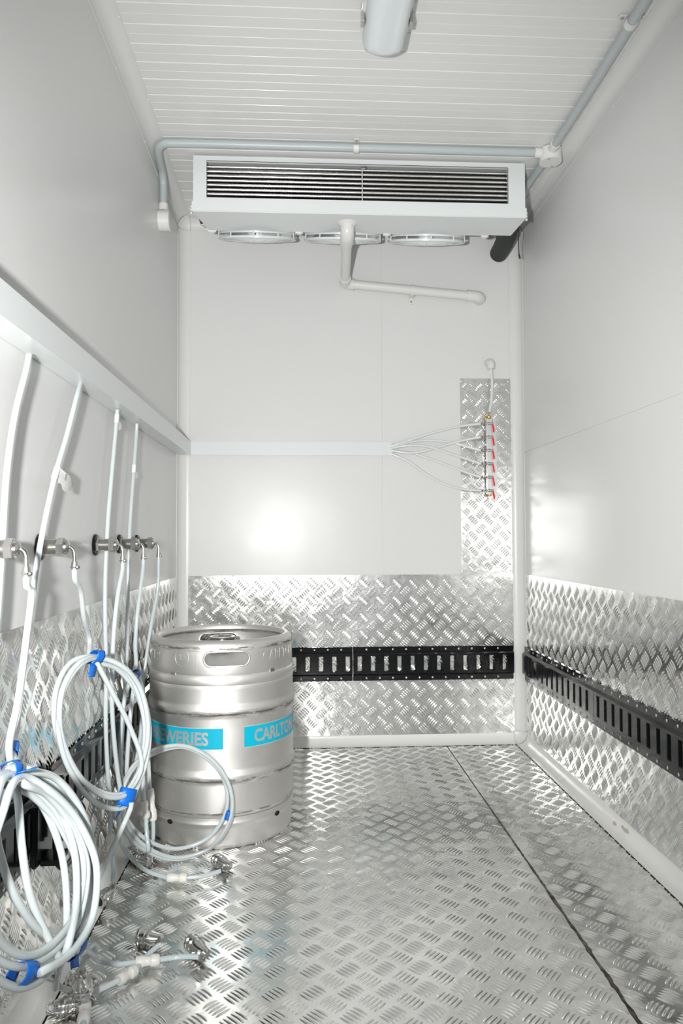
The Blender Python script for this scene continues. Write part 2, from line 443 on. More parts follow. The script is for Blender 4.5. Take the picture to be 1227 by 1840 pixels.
rivets(tr['trim_1'], [(XL+CV+0.003, YB-0.0018, z) for z in (0.35, 0.65, 0.95, 1.17, 1.5, 1.78)], (0, -1, 0))
rivets(tr['trim_2'], [(XR-CV-0.003, YB-0.0018, z) for z in (0.35, 0.65, 0.93, 1.24, 1.5, 1.8)], (0, -1, 0))

# ------------------------------------------------------------------ tread plate
SX, SY = 0.547, 0.0022      # floor joint at x 0.547
fl = tread_sheet('floor_tread_plate', XL+0.002, SX-0.0015, YF, YB-0.002, lambda u, v, h: (u, v, h-0.0002), M['tread_floor'], phase=(0.02, 0.0), pitch=0.0655)
tag(fl, 'large worn tread plate sheet under the keg, covering the floor left of the joint', 'floor sheet', kind='structure')
fr = tread_sheet('floor_tread_plate', SX+0.0015, XR-0.002, YF, YB-0.002, lambda u, v, h: (u, v, h-0.0002), M['tread_floor'], phase=(0.04, 0.02), pitch=0.0655)
tag(fr, 'narrow worn tread plate sheet on the floor right of the dirty joint', 'floor sheet', kind='structure')
# ragged dirt packed in the floor joint, wider towards the camera
rnd = random.Random(11); top = []; bot = []
yy = YF
while yy < YB-0.045:
    w = 0.0012 + max(0, (2.3-yy))*0.0036*rnd.uniform(0.5, 1.3)
    top.append((SX+rnd.uniform(0.2, 1.0)*w+0.0008, yy)); bot.append((SX-rnd.uniform(0.2, 1.0)*w-0.0008, yy)); yy += rnd.uniform(0.006, 0.018)
n = len(top); mb = MB(); mb.add([(x, y, 0.0006) for x, y in top]+[(x, y, 0.0006) for x, y in bot], [(i, i+1, n+i+1, n+i) for i in range(n-1)])
M['dirt'] = noise_color(mat('packed_dirt', (0.1, 0.085, 0.065), 0.9), (0.035, 0.03, 0.022), (0.16, 0.14, 0.11), 40)
o = mb.build('joint_dirt', M['dirt'], smooth=0); tag(o, kind='structure'); o.parent = fl

tp = tread_sheet('tread_plate', XL+CV, XR-CV, 0.034, ZS, lambda u, v, h: (u, YB-0.0024-h, v), M['tread'], phase=(0.2048, 0.5785), pitch=0.0655)
tag(tp, 'wide bright tread plate sheet cladding the foot of the back wall', 'metal sheet')
tp = tread_sheet('tread_plate', YF, YB-CV, 0.034, ZS, lambda u, v, h: (XR-0.0024-h, u, v), M['tread'], phase=(0.01, 0.5785), pitch=0.0655)
tag(tp, 'bright tread plate sheet cladding the foot of the right wall', 'metal sheet')
tp = tread_sheet('tread_plate', YF, YB-CV, 0.034, ZS, lambda u, v, h: (XL+0.0024+h, u, v), M['tread'], phase=(0.03, 0.5785), pitch=0.0655)
tag(tp, 'bright tread plate sheet cladding the foot of the left wall behind the beer lines', 'metal sheet')
ts = tread_sheet('tread_plate', 0.617, XR-CV-0.003, ZS+0.001, 1.404, lambda u, v, h: (u, YB-0.0024-h, v), M['tread'], phase=(0.632, 1.367), pitch=0.0608)
tag(ts, 'tall narrow riveted tread plate strip behind the valve manifold', 'metal sheet')
for x in (0.623, 0.808):
    for z in (1.394, 1.235, 0.935, 0.80, 0.655):
        MB().lathe([(0, 0.0035), (0.001, 0.003), (0.0018, 0.001)], (x, YB-0.0023, z), (0, -1, 0), 10).build('rivet', M['chrome'], ts)

# ------------------------------------------------------------------ E-track rails with slots
def etrack(length, first):
    """local: x along, y out of the wall (0 = wall face), z up from 0 to 0.128; slots every 0.0508 from first"""
    mb = MB()
    D0, D1 = 0.0030, 0.0125
    prof = [(0.0, 0.0), (D0, 0.0), (D0, 0.020), (D1, 0.027)]          # (depth, z)
    prof2 = [(D1, 0.101), (D0, 0.108), (D0, 0.128), (0.0, 0.128)]
    def strip(pf):
        n = len(pf)
        mb.add([(0, d, z) for d, z in pf]+[(length, d, z) for d, z in pf], [(i, i+1, n+i+1, n+i) for i in range(n-1)])
    strip(prof); strip(prof2)
    z0, z1 = 0.027, 0.101; s0, s1 = 0.034, 0.094; hw = 0.0098; dp = 0.0045
    xs = [0.0]; x = first
    while x < length-0.012:
        if x > 0.012: xs += [x-hw, x+hw]
        x += 0.0508
    xs.append(length)
    def q(a, b, c, d_):
        mb.add([(a, D1, c), (b, D1, c), (b, D1, d_), (a, D1, d_)], [(0, 1, 2, 3)])
    for i in range(len(xs)-1):
        a, b = xs[i], xs[i+1]
        if i % 2 == 0: q(a, b, z0, z1)
        else:
            q(a, b, z0, s0); q(a, b, s1, z1)
            i_ = 0.0022
            outer = [(a, D1, s0), (b, D1, s0), (b, D1, s1), (a, D1, s1)]
            inner = [(a+i_, dp, s0+i_), (b-i_, dp, s0+i_), (b-i_, dp, s1-i_), (a+i_, dp, s1-i_)]
            mb.add(outer+inner, [(k, (k+1) % 4, 4+(k+1) % 4, 4+k) for k in range(4)])
    # closed ends
    for x in (0, length):
        pf = prof+prof2
        mb.add([(x, d, z) for d, z in pf], [tuple(range(len(pf)))])
    return mb
screw_mesh = [None]
def rail(label, origin, xdir, ydir, length, first, z=0.241, screws=None):
    xd = Vector(xdir); yd = Vector(ydir); O = Vector(origin)
    root = thing('lashing_rail', label, 'rail', (O.x, O.y, z), 'black slotted lashing rails round the walls')
    def tf(mb): mb.v = [tuple(xd*p[0]+yd*p[1]+Vector((0, 0, p[2]))) for p in mb.v]; return mb
    tf(etrack(length, first)).build('slotted_track', M['black'], root, smooth=0)
    x = first+0.0254
    while x < length-0.01:
        if screws is None or screws[0] < x < screws[1]:
            for zz in (0.010, 0.118):
                if screw_mesh[0] is None:
                    s_ = MB().lathe([(0, 0.0042), (0.0012, 0.0040), (0.0024, 0.0022), (0.0026, 0.0002)], (0, 0, 0), (0, 0, 1), 10).build('screw', M['chrome'], root)
                    screw_mesh[0] = s_
                else:
                    s_ = screw_mesh[0].copy(); COL.objects.link(s_); s_.parent = root
                s_.location = xd*x+yd*0.003+Vector((0, 0, zz))
                s_.rotation_euler = yd.to_track_quat('Z', 'Y').to_euler()
        x += 0.0508
    return root
yb_ = YB-0.0045
rail('right-hand black slotted rail section on the back wall, ending at the white corner coving', (0.1965, yb_, 0), (1, 0, 0), (0, -1, 0), 0.6185, 0.0255)
rail('left-hand black slotted rail section on the back wall, partly hidden by the keg', (XL+CV+0.004, yb_, 0), (1, 0, 0), (0, -1, 0), 0.194+0.423, 0.0406)
xr_ = XR-0.0045; xl_ = XL+0.0045
rail('far black slotted rail section on the right wall next to the back corner', (xr_, 2.797, 0), (0, -1, 0), (-1, 0, 0), 0.69, 0.03)
rail('near black slotted rail section on the right wall running out of the picture', (xr_, 2.105, 0), (0, -1, 0), (-1, 0, 0), 2.6, 0.03, screws=(0, 1.0))
rail('far black slotted rail section on the left wall behind the keg', (xl_, 1.84, 0), (0, 1, 0), (1, 0, 0), 0.955, 0.03)
rail('near black slotted rail section on the left wall behind the coiled lines', (xl_, -0.5, 0), (0, 1, 0), (1, 0, 0), 2.338, 0.03, screws=(1.3, 2.4))

# ------------------------------------------------------------------ cable trunking
root = thing('cable_trunking', 'long white square trunking running along the left wall above the bulkhead fittings', 'trunking', (XL, 1.5, 1.10))
TX = XL+0.047
part(MB().box((XL+0.0005, YF, 1.1005), (TX, YB-0.013, 1.106)).box((XL+0.0005, YF, 1.106), (XL+0.003, YB-0.013, 1.151)), 'base_channel', M['white'], root, bevel=0.0006)
part(MB().prism([(XL+0.003, 1.1525), (TX, 1.1525), (TX+0.0012, 1.1510), (TX+0.0012, 1.0995), (TX-0.006, 1.0995), (TX-0.006, 1.1003), (TX, 1.1003), (TX, 1.150), (XL+0.003, 1.150)], 1, YF, YB-0.0135), 'lid', M['white'], root, smooth=0)
root = thing('cable_trunking', 'short flat white trunking on the back wall with six lines fanning out of its end', 'trunking', (0.0, YB, 1.10))
part(MB().box((XL+CV+0.008, YB-0.012, 1.1015), (0.349, YB-0.0006, 1.1515)), 'base_channel', M['white'], root, bevel=0.0006)
part(MB().box((XL+CV+0.008, YB-0.0135, 1.1005), (0.3485, YB-0.012, 1.1525)), 'lid', M['white'], root, bevel=0.0004)

# a brown scuff on the right floor coving
rnd = random.Random(5)
M['scuff'] = mat('brown_scuff', (0.50, 0.45, 0.37), 0.6)
for cy_, cz_, ry_, n_ in ((1.925, 0.62, 0.028, 14), (1.985, 0.50, 0.012, 9)):
    mb = MB(); ring_ = []
    for i in range(n_):
        t = 2*PI*i/n_; q_ = 0.10*math.sin(t)*rnd.uniform(0.5, 1.2); yy_ = cy_+ry_*math.cos(t)*rnd.uniform(0.6, 1.15)
        th_ = PI/2*(1-(cz_+q_)); rr_ = CV-0.0026
        ring_.append((XR-(CV-rr_*math.sin(PI/2*(cz_+q_))*1.0), yy_, CV-rr_*math.cos(PI/2*(cz_+q_))))
    mb.add(ring_, [tuple(range(n_))]); mb.build('scuff_mark', M['scuff'], bpy.data.objects['trim_7'], smooth=0)

# ------------------------------------------------------------------ ceiling lamp
LX = 0.195; root = thing('batten_lamp', 'opal batten lamp with steel clips fixed under the ribbed ceiling', 'ceiling lamp', (LX, 1.3, ZC))
def stadium(hw, yend, ylong, r, n=10):
    """plan outline, rounded far end"""
    p = []
    for i in range(n+1):
        t = PI*i/n; p.append((LX+hw*math.cos(t), yend-r+r*math.sin(t)))
    return p+[(LX-hw, ylong), (LX+hw, ylong)]
part(MB().prism([(LX-0.052, ZC-0.003), (LX+0.052, ZC-0.003), (LX+0.056, ZC-0.035), (LX+0.050, ZC-0.045), (LX-0.050, ZC-0.045), (LX-0.056, ZC-0.035)], 1, 0.45, 1.70), 'housing', M['white'], root, bevel=0.004)
mb = MB(); rings = [(0.050, 0.0, ZC-0.040), (0.050, 0.0, ZC-0.052), (0.046, 0.004, ZC-0.072), (0.036, 0.016, ZC-0.083), (0.02, 0.03, ZC-0.086)]
vs_ = []; m_ = None
for hw, inn, z in rings:
    pl_ = stadium(hw, 1.727-inn, 0.44+inn, 0.026); m_ = len(pl_); vs_ += [(x, y, z) for x, y in pl_]
fs_ = [(j*m_+i, j*m_+(i+1) % m_, (j+1)*m_+(i+1) % m_, (j+1)*m_+i) for j in range(len(rings)-1) for i in range(m_)]+[tuple(range((len(rings)-1)*m_, len(rings)*m_))]
part(mb.add(vs_, fs_), 'diffuser', M['diffuser'], root, smooth=50)
for sx in (-1, 1):
    for y in (0.75, 1.62):
        part(MB().box((LX+sx*0.051, y, ZC-0.061), (LX+sx*0.0585, y+0.024, ZC-0.022)).cyl((LX+sx*0.055, y-0.012, ZC-0.03), (LX+sx*0.055, y+0.03, ZC-0.03), 0.0018, 8), 'clip', M['brushed'], root, bevel=0.001)

# ------------------------------------------------------------------ conduit on the ceiling
ZCN = ZC-0.0155; rc = 0.0125
def saddle(root, c, axis, down=True):
    """pipe saddle over a pipe running along axis ('x' or 'y') below the ceiling"""
    c = Vector(c); mb = MB(); n = 14
    a = Vector((1, 0, 0)) if axis == 'x' else Vector((0, 1, 0)); s_ = Vector((0, 1, 0)) if axis == 'x' else Vector((1, 0, 0))
    outer = []; inner = []
    for i in range(n+1):
        t = PI*i/n
        outer.append(s_*(0.0155*math.cos(t))+Vector((0, 0, -0.0155*math.sin(t)))); inner.append(s_*(0.0128*math.cos(t))+Vector((0, 0, -0.0128*math.sin(t))))
    hw = 0.008; vs_ = []
    for w in (-hw, hw): vs_ += [c+a*w+p for p in outer]+[c+a*w+p for p in inner]
    q = n+1
    fs_ = []
    for i in range(n):
        fs_ += [(i, i+1, 2*q+i+1, 2*q+i), (q+i, q+i+1, 3*q+i+1, 3*q+i), (i, i+1, q+i+1, q+i), (2*q+i, 2*q+i+1, 3*q+i+1, 3*q+i)]
    mb.add(vs_, fs_)
    for s in (-1, 1):
        p = c+s_*s*0.021
        b0 = p-a*hw-s_*0.009; b1 = p+a*hw+s_*0.009
        mb.box((b0.x, b0.y, ZC-0.0052), (b1.x, b1.y, ZC-0.0022))
    k = part(mb, 'saddle', M['white_pl'], root, smooth=40)
    for s in (-1, 1):
        p = c+s_*s*0.023
        part(MB().lathe([(0, 0.0045), (0.0015, 0.0045), (0.0025, 0.003)], (p.x, p.y, ZC-0.0052), (0, 0, -1), 12), 'screw', M['chrome'], k)
root = thing('conduit_pipe', 'grey conduit crossing the ceiling and bending down the left wall', 'conduit', (0.1, 2.25, ZC))
part(MB().tube([(0.755, 2.252, ZCN), (0.4, 2.251, ZCN), (0.0, 2.25, ZCN), (-0.38, 2.25, ZCN), (-0.415, 2.252, ZCN-0.001), (-0.436, 2.272, ZCN-0.004), (-0.444, 2.31, ZCN-0.008), (-0.4475, 2.36, ZCN-0.012), (-0.449, 2.395, ZCN-0.018), (-0.450, 2.42, ZCN-0.040), (-0.450, 2.425, 1.93), (-0.450, 2.425, 1.865)], rc, 18), 'pipe', M['conduit'], root)
saddle(root, (0.171, 2.25, ZCN), 'x')
part(MB().lathe([(0, 0.0155), (0.022, 0.0155)], (-0.450, 2.425, 1.883), (0, 0, -1), 18), 'socket', M['white_pl'], root)
root = thing('conduit_pipe', 'grey conduit running along the right side of the ceiling towards the camera', 'conduit', (0.775, 1.5, ZC))
part(MB().tube([(0.782, 2.20, ZCN), (0.781, 1.9, ZCN), (0.776, 1.62, ZCN), (0.772, 1.2, ZCN), (0.770, 0.4, ZCN), (0.770, YF+0.02, ZCN)], rc, 18, 0.03), 'pipe', M['conduit'], root)
saddle(root, (0.7755, 1.66, ZCN), 'y')
root = thing('conduit_pipe', 'short grey conduit from the round ceiling box to the cooling unit', 'conduit', (0.78, 2.4, ZC))
part(MB().tube([(0.783, 2.30, ZCN), (0.775, 2.42, ZCN-0.004), (0.768, 2.47, ZCN-0.012), (0.764, 2.50, 1.975)], rc, 18), 'pipe', M['conduit'], root)
part(MB().tube([(0.764, 2.49, 1.979), (0.762, 2.52, 1.966), (0.762, 2.545, 1.945), (0.762, 2.555, 1.915)], 0.0165, 18), 'elbow', M['white_pl'], root)
# round ceiling junction box
root = thing('junction_box', 'round white junction box on the ceiling at the right-hand conduit crossing', 'junction box', (0.786, 2.256, ZC))
part(MB().lathe([(0.003, 0.034), (0.003, 0.034), (0.040, 0.034), (0.0405, 0.033)], (0.786, 2.256, ZC), (0, 0, -1), 36), 'body', M['white_pl'], root)
part(MB().lathe([(0.0405, 0.0343), (0.0425, 0.0343), (0.0435, 0.0335), (0.0437, 0.02)], (0.786, 2.256, ZC), (0, 0, -1), 36), 'lid', M['white_pl'], root)
for a, b in (((0.755, 2.252), (0.733, 2.252)), ((0.783, 2.225), (0.782, 2.195)), ((0.783, 2.285), (0.782, 2.31))):
    part(MB().cyl((a[0], a[1], ZCN), (b[0], b[1], ZCN), 0.0155, 18), 'spout', M['white_pl'], root)
for dx, dy in ((-0.012, -0.022), (0.012, 0.022)):
    part(MB().cyl((0.786+dx, 2.256+dy, ZC-0.0434), (0.786+dx, 2.256+dy, ZC-0.0446), 0.0035, 10), 'screw', M['chrome'], root)
# round wall junction box, left
root = thing('junction_box', 'round white junction box on the left wall at the foot of the grey conduit', 'junction box', (XL, 2.425, 1.83))
part(MB().lathe([(0.0005, 0.033), (0.032, 0.033), (0.033, 0.032)], (XL, 2.425, 1.828), (1, 0, 0), 36), 'body', M['white_pl'], root)
part(MB().lathe([(0.033, 0.0338), (0.036, 0.0338), (0.037, 0.032)], (XL, 2.425, 1.828), (1, 0, 0), 36), 'lid', M['white_pl'], root)

# ------------------------------------------------------------------ cooling unit
X0, X1, Y0 = -0.341, 0.728, 2.335
ZT, ZL, ZB_ = 2.002, 1.850, 1.820      # top, lower edge of front frame, tray lip foot
root = thing('cooling_unit', 'white ceiling-hung cooling unit with finned coil front and three fans', 'cooling unit', (0.19, 2.5, ZT))
# cabinet sides, top and sloping back
YBK = 2.74
side = [(Y0+0.003, ZT-0.001), (Y0+0.003, ZL), (Y0+0.02, ZL-0.01), (2.49, 1.845), (YBK, 1.93), (YBK, ZT-0.001)]
for x in (X0+0.002, X1-0.0035):
    part(MB().prism(side, 0, x, x+0.0015), 'side_panel', M['white'], root, smooth=0)
part(MB().box((X0, Y0+0.002, ZT-0.001), (X1, YBK, ZT)).box((X0, YBK-0.001, 1.93), (X1, YBK, ZT)), 'top_panel', M['white'], root, smooth=0)
# fan plate, sloping
tl = math.atan2(1.93-1.845, YBK-2.49)
def sl(x, s, h): return (x, 2.49+s*math.cos(tl)+h*math.sin(tl), 1.845+s*math.sin(tl)-h*math.cos(tl))
mb = MB(); L_ = (YBK-2.49)/math.cos(tl)
mb.add([sl(X0, 0, 0), sl(X1, 0, 0), sl(X1, L_, 0), sl(X0, L_, 0), sl(X0, 0, -0.002), sl(X1, 0, -0.002), sl(X1, L_, -0.002), sl(X0, L_, -0.002)], [(0, 1, 2, 3), (4, 5, 6, 7), (0, 1, 5, 4), (1, 2, 6, 5), (2, 3, 7, 6), (3, 0, 4, 7)])
part(mb, 'fan_plate', M['white'], root, smooth=0)
# front frame with an opening
fx0, fx1, fz0, fz1 = -0.298, 0.672, 1.869, 1.986
mb = MB()
for a, b in (((X0, ZL), (fx0, ZT)), ((fx1, ZL), (X1, ZT)), ((fx0, fz1), (fx1, ZT)), ((fx0, ZL), (fx1, fz0))):
    mb.box((a[0], Y0, a[1]), (b[0], Y0+0.0015, b[1]))
# turned-in lips round the opening
mb.box((fx0-0.001, Y0, fz0), (fx0, Y0+0.012, fz1)).box((fx1, Y0, fz0), (fx1+0.001, Y0+0.012, fz1)).box((fx0, Y0, fz1), (fx1, Y0+0.012, fz1+0.001)).box((fx0, Y0, fz0-0.001), (fx1, Y0+0.012, fz0))
part(mb, 'front_frame', M['white'], root, smooth=0)
part(MB().box((X0+0.004, Y0-0.0015, ZT-0.0125), (X1-0.004, Y0, ZT-0.001)), 'top_flange', M['white'], root, smooth=0, bevel=0.0006)
# drip tray: lip and sloping underside
mb = MB()
Ya, Yb2 = Y0-0.006, 2.492
vs_ = [(X0-0.004, Ya, ZL+0.004), (X1+0.004, Ya, ZL+0.004), (X0-0.004, Ya, ZB_), (X1+0.004, Ya, ZB_),
       (X0+0.029, Yb2, 1.8275), (X1-0.002, Yb2, 1.8275), (X0+0.029, Yb2+0.004, 1.845), (X1-0.002, Yb2+0.004, 1.845), (X0-0.004, Y0+0.006, ZL+0.004), (X1+0.004, Y0+0.006, ZL+0.004)]
mb.add(vs_, [(0, 1, 3, 2), (2, 3, 5, 4), (4, 5, 7, 6), (0, 2, 4, 6, 8), (1, 9, 7, 5, 3), (0, 8, 9, 1)])
part(mb, 'drip_tray', M['white'], root, bevel=0.0022)
for x, sx in ((X0-0.004, -1), (X1+0.004, 1)):
    for z in (ZB_+0.002, ZB_+0.012, ZB_+0.022):
        part(MB().cyl((x, Y0+0.012, z), (x+sx*0.006, Y0+0.012, z), 0.004, 12), 'hinge_screw', M['white_pl'], root)
# coil: eight tubes with fins; a dark plenum behind
part(MB().box((fx0-0.03, 2.46, 1.85), (fx1+0.03, 2.462, 2.0)), 'plenum_wall', M['hole'], root, smooth=0)
yc = Y0+0.020
npt = 8
zs = [fz0+0.006+i*0.0148 for i in range(npt)]
for i, z in enumerate(zs):
    part(MB().cyl((fx0-0.02, yc+0.004, z), (fx1+0.02, yc+0.004, z), 0.0042, 12), 'coil_tube', M['coil'], root)
mb = MB(); x = fx0-0.018
fn = []
prof_f = []
for i in range(npt*2+1):
    z = fz0-0.004+i*0.0074
    prof_f.append((yc-0.004 if i % 2 else yc+0.004, z))
while x < fx1+0.018:
    n = len(mb.v)
    P_ = [(x, y_, z_) for y_, z_ in prof_f]+[(x, 2.44, prof_f[-1][1]), (x, 2.44, prof_f[0][1])]
    mb.add(P_, [tuple(range(len(P_)))])
    x += 0.0052
fo = shift(mb, root_world(root)).build('fin_pack', M['fin'], root, smooth=0, keep_normals=True)
tag(fo, kind='stuff')
part(MB().cyl((0.198, yc-0.010, fz0-0.002), (0.198, yc-0.010, fz1), 0.0016, 8), 'support_wire', M['white'], root)
part(MB().box((0.193, yc-0.014, fz1-0.012), (0.210, yc-0.006, fz1-0.003)), 'wire_clamp', M['brushed'], root, bevel=0.001)
# three fans under the sloping plate
def fan(cx):
    cs = 0.128      # distance up the slope of the centre
    c = Vector(sl(cx, cs, 0)); d = Vector(sl(0, 0, 1))-Vector(sl(0, 0, 0)); d.x = 0; d.normalize()
    r = 0.1375
    f = part(MB().lathe([(0.0, r-0.006), (0.0, r), (0.022, r), (0.022, r-0.003), (0.002, r-0.006)], c, d, 64, caps=False), 'fan_shroud', M['white'], root, smooth=40)
    mbg = MB().lathe([(0.031, r+0.001), (0.038, r+0.001), (0.040, r-0.004), (0.034, r-0.012), (0.031, r-0.008), (0.031, r+0.001)], c, d, 64, caps=False)
    a = Vector((1, 0, 0)); b = d.cross(a)
    for rr in [0.022+0.0095*k for k in range(11)]:
        mbg.torus(c+d*(0.046-0.010*(rr/r)**2), d, rr, 0.0012, 40, 6)
    for k in range(12):
        t = 2*PI*k/12+0.13; e_ = a*math.cos(t)+b*math.sin(t)
        mbg.tube([c+d*0.046+e_*0.02, c+d*0.043+e_*0.08, c+d*0.035+e_*(r-0.006)], 0.0014, 6, 0.02)
    part(mbg, 'fan_guard', M['white'], f, smooth=40)
    mbs = MB()
    for k in range(10):
        t = 2*PI*k/10+0.35; e_ = a*math.cos(t)+b*math.sin(t)
        mbs.cyl(c+e_*(r-0.001)+d*0.008, c+e_*(r+0.001)+d*0.036, 0.0026, 8)
    part(mbs, 'guard_struts', M['white'], f)
    mbb = MB().lathe([(0.004, 0.02), (0.004, 0.04), (0.028, 0.04), (0.032, 0.02)], c, d, 24)
    for k in range(5):
        t = 2*PI*k/5; vs_ = []
        for i in range(6):
            rr = 0.04+0.085*i/5
            for j in range(5):
                aa = t+(j-2)*0.16; hh = 0.015-(j-2)*0.006
                vs_.append(c+(a*math.cos(aa)+b*math.sin(aa))*rr+d*hh)
        mbb.add(vs_, [(i*5+j, i*5+j+1, (i+1)*5+j+1, (i+1)*5+j) for i in range(5) for j in range(4)])
    part(mbb, 'fan_blades', M['white'], f, keep_normals=True)
for cx in (-0.155, 0.150, 0.452): fan(cx)
# wiring conduit with glands under the back edge
part(MB().cyl((X0+0.02, 2.50, 1.8345), (X1-0.09, 2.50, 1.8345), 0.0045, 12), 'wiring_tube', M['white_pl'], root)
for x in (-0.300, -0.006, 0.295, 0.635):
    part(MB().lathe([(0, 0.006), (0.006, 0.006), (0.006, 0.008), (0.018, 0.008), (0.018, 0.006), (0.026, 0.005)], (x-0.013, 2.50, 1.829), (1, 0, 0), 6), 'cable_gland', M['white_pl'], root, smooth=0)
part(MB().tube([(0.648, 2.50, 1.829), (0.675, 2.502, 1.833), (0.705, 2.505, 1.842), (0.735, 2.51, 1.853)], 0.0022, 8), 'sensor_cable', M['rubber'], root)
part(MB().box((0.664, 2.50, 1.830), (0.672, 2.506, 1.842)), 'cable_clip', M['brass'], root)

# suction line in black foam, with a sensor cable hanging beside it
root = thing('insulated_pipe', 'black foam insulated refrigerant pipe bending from the cooling unit into the back wall', 'pipe', (0.76, 2.83, 1.80))
part(MB().tube([(0.735, 2.50, 1.905), (0.752, 2.60, 1.905), (0.765, 2.70, 1.901), (0.773, 2.78, 1.899), (0.776, 2.832, 1.899)], 0.035, 24), 'foam_sleeve', M['rubber'], root)
part(MB().tube([(0.757, 2.50, 1.868), (0.762, 2.52, 1.85), (0.772, 2.56, 1.82), (0.781, 2.58, 1.79)], 0.0018, 8), 'sensor_cable', M['rubber'], root)
part(MB().cyl((0.779, 2.578, 1.797), (0.784, 2.582, 1.783), 0.0033, 10), 'sensor_tip', M['rubber'], root)

# drain pipe
root = thing('drain_pipe', 'white plastic drain pipe from the drip tray to the back wall', 'pipe', (0.16, YB, 1.75))
rp = 0.0178
A_ = Vector((0.153, 2.415, 1.782)); B_ = Vector((0.166, 2.772, 1.757)); C_ = Vector((0.655, 2.795, 1.717))
part(MB().lathe([(0, 0.034), (0.002, 0.034), (0.010, 0.024), (0.014, 0.0235)], (0.153, 2.405, 1.8235), (0, 0, -1), 32), 'collar', M['white_pl'], root)
part(MB().tube([(0.153, 2.405, 1.815), (0.153, 2.405, 1.806), (0.153, 2.409, 1.794), (0.153, 2.422, 1.785), (0.1535, 2.445, 1.783), (0.154, 2.465, 1.7815)], 0.0225, 24, 0.005), 'elbow', M['white_pl'], root)
part(MB().lathe([(0, 0.0035), (0.001, 0.0035), (0.0015, 0.002)], (0.153, 2.3885, 1.800), (0, -1, -0.4), 12), 'screw', M['chrome'], root)
part(MB().cyl((0.1535, 2.44, 1.783), B_-Vector((0, 0.02, 0)), rp, 24), 'sloping_pipe', M['white_pl'], root)
part(MB().tube([(0.1655, 2.735, 1.7595), (0.166, 2.765, 1.7575), (0.169, 2.783, 1.756), (0.182, 2.793, 1.755), (0.202, 2.795, 1.754)], 0.0215, 24, 0.004), 'lower_elbow', M['white_pl'], root)
part(MB().cyl((0.19, 2.795, 1.755), C_, rp, 24), 'wall_pipe', M['white_pl'], root)
part(MB().tube([(0.638, 2.795, 1.7185), (0.665, 2.795, 1.716), (0.682, 2.798, 1.714), (0.692, 2.808, 1.713), (0.694, 2.834, 1.713)], 0.0215, 24, 0.004), 'wall_elbow', M['white_pl'], root)
sx_, sz_ = 0.428, 1.7355
mb = MB().lathe([(0, 0.0205), (0.015, 0.0205)], (sx_-0.0075, 2.795, sz_), (1, 0, -0.08), 24)
mb.box((sx_-0.0085, YB-0.004, sz_-0.044), (sx_+0.0085, YB-0.0005, sz_+0.028)).box((sx_-0.0075, 2.795, sz_-0.021), (sx_+0.0075, YB-0.003, sz_-0.017)).box((sx_-0.0075, 2.795, sz_+0.017), (sx_+0.0075, YB-0.003, sz_+0.021))
sd = part(mb, 'saddle', M['white_pl'], root)
part(MB().lathe([(0, 0.0045), (0.002, 0.0035)], (sx_, YB-0.004, sz_-0.034), (0, -1, 0), 12), 'screw', M['chrome'], sd)

# ------------------------------------------------------------------ gas manifold on the strip
root = thing('valve_manifold', 'upright gas manifold with six red levers on the narrow tread plate strip', 'manifold', (0.728, YB, 0.94))
yf = YB-0.0045
part(MB().box((0.741, yf-0.012, 0.945), (0.7495, yf, 1.243)).box((0.7495, yf-0.0025, 0.945), (0.758, yf, 1.243)), 'mounting_bracket', M['alu'], root, bevel=0.0006)
part(MB().box((0.713, yf-0.034, 0.950), (0.733, yf-0.012, 1.240)).box((0.733, yf-0.014, 0.96), (0.741, yf-0.010, 1.23)), 'body_bar', M['alu'], root, bevel=0.0012)
for i in range(6):
    z = 1.2215-0.0515*i
    v = part(MB().lathe([(0, 0.004), (0.008, 0.004), (0.008, 0.0068), (0.016, 0.0068), (0.016, 0.005), (0.030, 0.005)], (0.706, yf-0.036, z), (1, 0, 0), 12), 'valve_body', M['chrome'], root)
    part(MB().lathe([(0, 0.0032), (0.007, 0.0038), (0.007, 0.003), (0.014, 0.0037), (0.014, 0.003), (0.020, 0.0036)], (0.687, yf-0.036, z), (1, 0, 0), 10), 'hose_barb', M['chrome'], v)
    part(MB().torus((0.695, yf-0.036, z), (1, 0, 0), 0.0064, 0.0012, 16, 6).box((0.693, yf-0.048, z-0.003), (0.697, yf-0.041, z+0.003)), 'hose_clip', M['brushed'], v)
    part(MB().prism([(0.728, z-0.002), (0.733, z-0.002), (0.736, z-0.010), (0.739, z-0.030), (0.736, z-0.036), (0.7335, z-0.035), (0.731, z-0.012)], 1, yf-0.047, yf-0.043), 'lever', M['red'], v, bevel=0.001)
part(MB().lathe([(0, 0.006), (0.006, 0.009), (0.012, 0.009), (0.012, 0.006), (0.016, 0.003), (0.032, 0.003)], (0.723, yf-0.023, 1.240), (0, 0, 1), 12), 'inlet_fitting', M['brass'], root)
part(MB().lathe([(0, 0.009), (0.006, 0.008), (0.008, 0.004)], (0.724, yf-0.023, 0.950), (0, 0, -1), 8), 'end_plug', M['brass'], root)
# gas supply tube and its wall spout
root = thing('gas_supply_tube', 'white gas tube dropping from a round wall spout into the top of the manifold', 'tube', (0.733, YB, 1.46))
part(MB().tube([(0.734, YB-0.026, 1.437), (0.736, YB-0.027, 1.41), (0.737, YB-0.028, 1.36), (0.733, YB-0.028, 1.31), (0.7255, YB-0.0275, 1.268)], 0.0052, 14), 'tubing', M['gas'], root)
part(MB().tube([(0.728, YB-0.001, 1.462), (0.730, YB-0.014, 1.464), (0.733, YB-0.025, 1.456), (0.734, YB-0.027, 1.436)], 0.0165, 20, 0.003, radii=lambda t: 0.86+0.14*math.sin(PI*min(1, t*1.2))), 'wall_spout', M['white_pl'], root)
